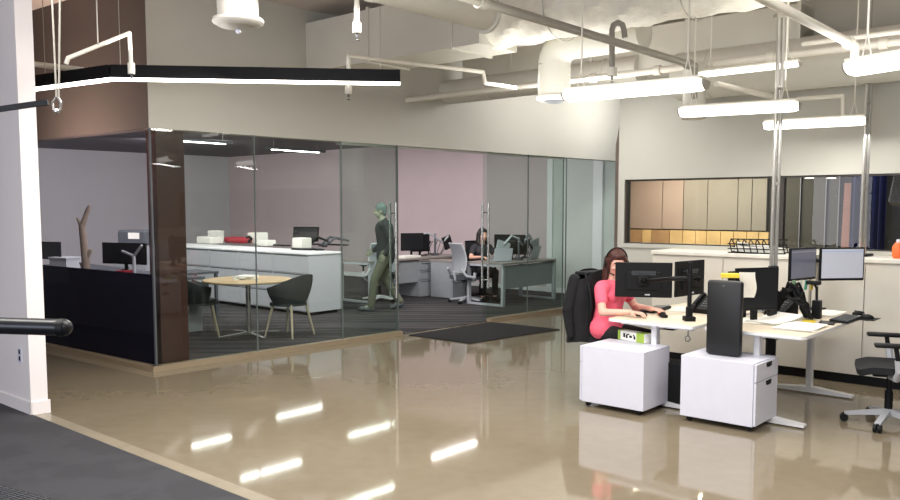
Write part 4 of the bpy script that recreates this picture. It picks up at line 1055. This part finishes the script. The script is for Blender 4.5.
# ================================================================= PEOPLE
def skin_mat(name, base, spots):
    m = bpy.data.materials.new(name); m.use_nodes = True; nt = m.node_tree; b = nt.nodes['Principled BSDF']; b.inputs['Roughness'].default_value = .5
    b.inputs['Subsurface Weight'].default_value = .0
    tc = nt.nodes.new('ShaderNodeTexCoord'); n = nt.nodes.new('ShaderNodeTexNoise'); n.inputs['Scale'].default_value = 14; nt.links.new(tc.outputs['Object'], n.inputs['Vector'])
    r = nt.nodes.new('ShaderNodeValToRGB'); c = Vector(base); r.color_ramp.elements[0].color = (*(c*.94), 1); r.color_ramp.elements[1].color = (*(c*1.04), 1)
    nt.links.new(n.outputs['Fac'], r.inputs['Fac']); prev = r.outputs['Color']
    for (p, rad, col) in spots:
        d = nt.nodes.new('ShaderNodeVectorMath'); d.operation = 'DISTANCE'; d.inputs[1].default_value = p; nt.links.new(tc.outputs['Object'], d.inputs[0])
        lt = nt.nodes.new('ShaderNodeMath'); lt.operation = 'LESS_THAN'; lt.inputs[1].default_value = rad; nt.links.new(d.outputs['Value'], lt.inputs[0])
        mx = nt.nodes.new('ShaderNodeMix'); mx.data_type = 'RGBA'; nt.links.new(lt.outputs[0], mx.inputs[0]); nt.links.new(prev, mx.inputs[6]); mx.inputs[7].default_value = (*col, 1); prev = mx.outputs[2]
    nt.links.new(prev, b.inputs['Base Color'])
    return m
def head(mb, c, rot, s=1.0):
    """head centre c (mid-height of the skull); faces +y before rot"""
    M = rot
    def T(p): return c+M @ (Vector(p)*s)
    def ell(p, r, sc): mb.sph(T(p), r*s, sc, M.to_4x4())
    ell((0, -.01, .02), .098, (.80, .98, 1.02)); ell((0, .022, -.045), .072, (.84, .90, .95))
    ell((0, .045, -.088), .032, (1.0, .8, .7)); ell((0, .094, -.018), .014, (.8, 1.2, 1.5)); ell((0, .102, -.032), .014, (1.1, 1, .7))
    ell((0, .080, -.064), .016, (1.6, .8, .5)); ell((0, .078, .018), .02, (2.6, .5, .5))
    for x in (-1, 1):
        ell((x*.078, -.008, -.012), .026, (.35, .7, 1.15)); ell((x*.034, .066, -.03), .026, (1, .8, .9))
    return T
def spots(T, s=1.0, brow=(.1, .05, .03), lip=(.45, .12, .11)):
    r = []
    for x in (-1, 1):
        r.append((T((x*.031, .087, .002)), .0105*s, (.75, .72, .7))); r.append((T((x*.031, .092, .002)), .0065*s, (.03, .02, .015)))
        r.append((T((x*.022, .091, .022)), .009*s, brow)); r.append((T((x*.036, .086, .024)), .009*s, brow))
        r.append((T((x*.010, .094, -.064)), .0095*s, lip))
    return r
def hand(mb, wrist, dirv, palm_n, thumb_side, curl=.5, s=1.0):
    """palm with five separate fingers; dirv: wrist to knuckles, palm_n: direction the palm faces"""
    d = Vector(dirv).normalized(); n = Vector(palm_n); n = (n-d*n.dot(d)).normalized(); w = d.cross(n)*thumb_side
    wrist = Vector(wrist)
    for k in (-1.5, -.5, .5, 1.5): mb.cap(wrist+d*.01+w*k*.012*s, wrist+d*.085*s+w*k*.0195*s, .014*s, .0115*s, n=6)
    for k, L in ((1.5, .070), (.5, .078), (-.5, .073), (-1.5, .058)):
        p = wrist+d*.085*s+w*k*.0205*s; a = 0; segs = (L*.5, L*.3, L*.25); r = .0088*s
        for i, sl in enumerate(segs):
            a += curl*(.5+.35*i)*(1+.08*abs(k)); q = p+(d*math.cos(a)+n*math.sin(a))*sl*s
            mb.cap(p, q, r, r*.92, n=6); p = q; r *= .92
    p = wrist+d*.025*s+w*.030*s; td = (d*.75+w*.65+n*.25).normalized()
    q = p+td*.045*s; mb.cap(p, q, .0125*s, .0105*s, n=6); q2 = q+(d*.95+w*.15+n*.35).normalized()*.032*s; mb.cap(q, q2, .0105*s, .009*s, n=6)
V = Vector
def person_seated(label, loc, rz, shirt, hairm, pants, reach, name='person', s=1.0, vox=.006, headrot=(0, 0, 0), headset=True, hairlen=.30):
    t = thing(name, label, 'person', loc, rz)
    mb = MB()
    pel = V((0, 0, .55)); che = V((0, .045, .90)); nk = V((0, .065, 1.03)); hd = V((0, .105, 1.185))
    mb.cap(pel, V((0, .02, .72)), .125, .11); mb.cap(V((0, .02, .72)), V((0, .04, .90)), .11, .125)
    mb.cap(V((-.13, .05, .955)), V((.13, .05, .955)), .062); mb.cap(che, nk, .09, .055); mb.cap(nk, hd-V((0, .01, .06)), .05, .048)
    hr = Euler(headrot).to_matrix(); T = head(mb, hd, hr)
    arms = []
    for sd, (el, wr, dr, pn) in zip((-1, 1), reach):
        sh = V((sd*.165, .05, .95)); el, wr = V(el), V(wr)
        mb.cap(sh, el, .046, .037); mb.cap(el, wr, .037, .024); hand(mb, wr, dr, pn, -sd, .35); arms.append((sh, el, wr))
    for sd in (-1, 1):
        hp = V((sd*.09, .02, .53)); kn = V((sd*.11, .43, .52)); an = V((sd*.12, .40, .10))
        mb.cap(hp, kn, .085, .058); mb.cap(kn, an, .055, .036); mb.cap(an-V((0, .03, .05)), an+V((0, .15, -.07)), .036, .026)
    body = mb.build('body', skin_mat('skin_'+str(len(bpy.data.materials)), srgb(226, 176, 156), spots(T)), t, remesh=vox)
    # shirt
    mb = MB()
    mb.cap(pel+V((0, 0, .03)), V((0, .02, .74)), .150, .125); mb.cap(V((0, .02, .74)), V((0, .045, .90)), .125, .140); mb.cap(V((-.135, .05, .955)), V((.135, .05, .955)), .074); mb.cap(V((0, .045, .93)), V((0, .055, .985)), .10, .075)
    for x in (-1, 1): mb.sph((x*.062, .115, .885), .068, (1, .9, 1))
    for (sh, el, wr) in arms: mb.cap(sh, sh.lerp(el, .50), .058, .056)
    mb.cap((-.10, .03, .58), (.10, .03, .58), .12)
    mb.build('shirt', shirt, t, remesh=.009)
    # trousers and shoes
    mb = MB()
    for sd in (-1, 1):
        hp = V((sd*.09, .02, .53)); kn = V((sd*.11, .43, .52)); an = V((sd*.12, .40, .14))
        mb.cap(hp, kn, .095, .068); mb.cap(kn, an, .066, .052)
    mb.cap((-.08, 0, .53), (.08, 0, .53), .105)
    mb.build('trousers', pants, t, remesh=.01)
    for sd in (-1, 1):
        MB().cap((sd*.12, .37, .045), (sd*.125, .55, .035), .044, .036).box((sd*.122, .46, .008), (.085, .27, .016), bev=.005).build('shoe', M_BLACK, t, True)
    # hair
    mb = MB()
    def hT(p): return hd+hr @ V(p)
    mb.sph(hT((0, -.028, .032)), .108, (.86, .98, 1.0), hr.to_4x4()); mb.sph(hT((0, .02, .075)), .075, (1.0, .9, .62), hr.to_4x4())
    for k in range(-6, 7):
        a = k/6*R(112); x = .092*math.sin(a); y = -.03-.085*math.cos(a)
        mb.cap(hT((x*.9, y, .03)), hT((x*1.06, y*1.0+.008, -.10)), .026, .026); mb.cap(hT((x*1.06, y+.008, -.10)), hT((x*1.02+(.012 if x > 0 else -.012), y+.03, -hairlen*.62)), .026, .022); mb.cap(hT((x*1.02+(.012 if x > 0 else -.012), y+.03, -hairlen*.62)), hT((x*1.05, y+.055, -hairlen*.80)), .022, .012)
    for x in (-1, 1):
        mb.cap(hT((x*.02, .062, .09)), hT((x*.076, .035, .035)), .018, .017); mb.cap(hT((x*.076, .035, .035)), hT((x*.088, .005, -.05)), .017, .018); mb.cap(hT((x*.088, .005, -.05)), hT((x*.094, .01, -hairlen*.6)), .018, .014)
    mb.build('hair', hairm, t, remesh=.008)
    if headset:
        mb = MB(); 
        mb.path([hT((.098*math.sin(a), -.015, .03+.112*math.cos(a))) for a in [R(-95+i*19) for i in range(11)]], .006, n=8)
        mb.cyl(hT((.088, .0, -.01)), hT((.112, .0, -.01)), .03, n=16).cyl(hT((-.112, .0, -.01)), hT((-.088, .0, -.01)), .03, n=16)
        mb.path([hT((.108, .01, -.02)), hT((.09, .07, -.065)), hT((.045, .105, -.080))], .0045, n=6).sph(hT((.045, .105, -.08)), .009)
        o = mb.build('headset', M_BLACK, None, True)
        tag(o, 'black headset with a thin microphone boom on the red-haired woman' if True else '', 'headset', None, loc, rz)
    return t
M_HAIR = mat('auburn_hair', srgb(70, 34, 27), .55, noise=.3, nscale=40, bump=.4)
M_HAIRD = mat('dark_hair', srgb(30, 26, 26), .5, noise=.2, nscale=40)
M_SHIRT = mat('pink_shirt', srgb(246, 104, 128), .8, noise=.05, nscale=12, bump=.15)
wr = AR+PI-.12
person_seated('person in a pink T-shirt and headset with long auburn hair, typing at the white desk', (wc.x, wc.y, 0), wr, M_SHIRT, M_HAIR, M_BCLOTH,
    [((-.25, .14, .76), (-.14, .40, .775), (.25, 1, -.0), (0, 0, -1)), ((.25, .14, .75), (.19, .40, .772), (-.1, 1, .0), (0, 0, -1))], headrot=(R(-14), 0, R(-42)))
dk = mat('dark_top', srgb(44, 44, 50), .8)
sp_ = N4+A*.78+B*1.12
person_seated('person with dark hair in a dark top seated behind the far glass desk', (sp_.x, sp_.y, 0), AR+PI-.5, dk, M_HAIRD, M_BCLOTH,
    [((-.25, .14, .78), (-.13, .38, .80), (.25, 1, 0), (0, 0, -1)), ((.25, .14, .78), (.13, .38, .80), (-.25, 1, 0), (0, 0, -1))], headset=False, vox=.008, hairlen=.2)
task_chair('dark office chair under the seated person with dark hair', (sp_.x, sp_.y, 0), AR+PI-.5, M_BLACK, M_BCLOTH, M_BCLOTH)

# walking man in the office, heading left
def walker(loc, rz):
    t = thing('person', 'person in dark jacket and khaki trousers walking left behind the glass', 'person', loc, rz)
    mb = MB(); pel = V((0, 0, .93)); nk = V((0, .05, 1.50)); hd = V((0, .085, 1.635))
    mb.cap(pel, V((0, .0, 1.12)), .125, .115); mb.cap(V((0, 0, 1.12)), V((0, .02, 1.33)), .115, .13); mb.cap(V((-.14, .025, 1.42)), V((.14, .025, 1.42)), .068); mb.cap(V((0, .02, 1.36)), nk, .10, .06); mb.cap(nk, hd-V((0, .02, .06)), .055, .052)
    T = head(mb, hd, Euler((R(-4), 0, 0)).to_matrix(), 1.0)
    legs = [(V((-.09, 0, .92)), V((-.10, .19, .51)), V((-.10, .25, .09)), V((-.10, .39, .05))), (V((.09, 0, .92)), V((.10, .0, .50)), V((.10, -.24, .14)), V((.10, -.13, .04)))]
    for h_, k, a, f in legs: mb.cap(h_, k, .085, .058); mb.cap(k, a, .056, .036); mb.cap(a, f, .036, .028)
    arms = [(V((-.185, .02, 1.40)), V((-.22, -.10, 1.14)), V((-.20, .02, .93))), (V((.185, .02, 1.40)), V((.22, .0, 1.12)), V((.20, .19, .98)))]
    for i, (s_, e, w) in enumerate(arms): mb.cap(s_, e, .05, .04); mb.cap(e, w, .04, .027); hand(mb, w, (w-e), (1 if i == 0 else -1, 0, 0), -1 if i == 0 else 1, .6)
    mb.build('body', skin_mat('skin_man', srgb(150, 150, 132), spots(T)), t, remesh=.007)
    mb = MB(); mb.cap(pel-V((0, 0, .05)), V((0, 0, 1.14)), .155, .145); mb.cap(V((0, 0, 1.14)), V((0, .02, 1.34)), .145, .155); mb.cap(V((-.145, .025, 1.415)), V((.145, .025, 1.415)), .083); mb.cap(V((0, .02, 1.38)), V((0, .03, 1.46)), .11, .075)
    for s_, e, w in arms: mb.cap(s_, e, .066, .056); mb.cap(e, e.lerp(w, .93), .056, .044)
    mb.build('jacket', mat('slate_jacket', srgb(42, 48, 50), .85, noise=.1), t, remesh=.01)
    mb = MB()
    for h_, k, a, f in legs: mb.cap(h_, k, .10, .072); mb.cap(k, a+V((0, 0, .0)), .072, .062)
    mb.cap(V((-.07, 0, .93)), V((.07, 0, .93)), .115)
    mb.build('trousers', mat('khaki', srgb(98, 100, 84), .85, noise=.08), t, remesh=.01)
    for h_, k, a, f in legs:
        mb = MB().cap(a-V((0, .02, .05)), f+V((0, .03, 0)), .047, .040); mb.build('shoe', M_DGREY, t, True)
    mb = MB(); mb.sph(T((0, -.02, .035)), .104, (.84, .98, .98)); mb.sph(T((0, -.06, -.02)), .07, (1, .7, 1)); mb.build('hair', mat('grey_hair', srgb(96, 112, 108), .8, noise=.3, nscale=50, bump=.5), t, remesh=.008)
    return t
mp = P(386, 310.5)
walker((mp.x, mp.y, 0), R(90+8))

# ================================================================= LIGHT
WC = (1, .97, .92)
for i, (a, b) in enumerate(LIGHTS):
    c = a.lerp(b, .5); area('pendant_lamp', (c.x, c.y, LZ-.12), 1.2, 20, WC, sy=.15)
for x, y, p in ((-2.2, 3.2, 80), (-.3, 3.0, 72), (3.6, 3.2, 38), (-1.0, 6.2, 75), (2.3, 4.2, 18), (-.7, 5.2, 45), (1.2, 9.2, 50), (0, -.5, 80)):
    area('ceiling_lamp', (x, y, 3.1), 1.5, p, WC, sy=.6)
for x, y, p in ((-.3, 4.5, 25), (3.2, 6.2, 24), (1.2, 8.6, 28), (-2.4, 5.6, 24), (4.6, 5.4, 24)):
    area('upward_lamp', (x, y, 2.7), 1.6, p, WC, to=(x, y, 4))  # added fills aimed up to brighten ceiling and ducts, no fitting there
# daylight from windows behind the camera, on the left
area('window_daylight', (-4.2, -2.0, 1.8), 3.0, 200, (.76, .83, 1.0), to=(1.5, 7, .3), sy=2.0)
area('window_daylight', (-5.5, 2.2, 1.8), 1.6, 50, (.95, .95, 1.0), to=(-4.2, 7, 1.8), sy=2.0)  # added fill brightening the left face of the white wall
# the right-hand black pendant run washes the wall below it
m_ = la.lerp(lb, .5); area('pendant_wash', (m_.x, m_.y, 2.70), 2.4, 30, (1, .95, .88), to=(m_.x+gn.x*.6, m_.y+gn.y*.6, 1.9), sy=.1)
m_ = la.lerp(lcx, .6); m_ = C0-gln*1.1+gl*1.2; area('wall_lamp', (m_.x, m_.y, 1.1), 1.2, 34, (1, .76, .62), to=(m_.x+gln.x*1.1, m_.y+gln.y*1.1, 2.55), spread=R(80), sy=.3)  # unseen warm fill from below, added to lift the left bulkhead
for k, (mx, my) in enumerate(((300, 412), (372, 430), (455, 450), (203, 444), (272, 470), (365, 497))):
    q = P(mx, my, -OZ); o = area('strip_lamp', (q.x, q.y, OZ-.015), 1.25, 4, (1, .96, .94), sy=.045); o.rotation_euler = (0, 0, AR)
for u, v, p in ((1.5, .8, 76), (3.2, .8, 82), (5.8, .8, 74), (1.0, 4.5, 86), (4.0, 4.0, 66), (1.5, 8, 86), (5, 8, 62)):
    q = C0+ga*u+B*v; area('office_lamp', (q.x, q.y, 2.95), 1.8, p, (1, .955, .94), to=(q.x-.9, q.y+3, .4), sy=.8)  # unseen fills added to brighten the office, tilted toward its rear walls
for px, f, p in ((520, 1.6, 30), (590, 1.2, 32)):
    q = on_glass(px)-gn*f; area('wall_lamp', (q.x, q.y, 3.5), .9, p, WC, to=(q.x+gn.x*f, q.y+gn.y*f, 2.9), sy=.3)  # unseen fills added to brighten the wall above the right glass
q = C0+gl*3+gln*2.2; area('bay_lamp', (q.x, q.y, 2.95), 2.4, 84, (1, .94, .92), to=(q.x-.5, q.y+3, .8), sy=1.0)  # unseen fill added to brighten the left bay
# lamps in the room beyond the window
for px, p, c in ((655, 30, (1, .86, .70)), (700, 22, (1, .9, .74)), (745, 20, (1, .92, .78)), (800, 5, (1, .95, .85)), (865, 8, (.6, .68, 1))):
    q = wl(px, RD-.95); area('studio_lamp', (q.x, q.y, 2.5), .5, p, c)
for px in (807, 829):
    q = wl(px, 1.3); q.z = 0; zz = W(px, 178, q.y).z
    t = thing('downlight', 'small round downlight in the dark room beyond the window, %s' % ('left of two' if px == 807 else 'right of two'), 'light', (q.x, q.y, zz))
    MB().cyl((0, 0, 0), (0, 0, .03), .06, n=20).cyl((0, 0, .03), (0, 0, 2.6-zz), .008, n=8).build('housing', M_DGREY, t); MB().cyl((0, 0, -.004), (0, 0, 0), .05, n=20).build('lens', M_STRIP, t)
w = bpy.data.worlds.new('world'); SC.world = w; w.use_nodes = True
w.node_tree.nodes['Background'].inputs[0].default_value = (.9, .92, 1, 1); w.node_tree.nodes['Background'].inputs[1].default_value = .25
SC.view_settings.view_transform = 'Standard'; SC.view_settings.look = 'None'; SC.view_settings.exposure = -.08
SC.cycles.max_bounces = 10; SC.cycles.transparent_max_bounces = 24; SC.cycles.sample_clamp_indirect = 4; SC.cycles.caustics_reflective = False
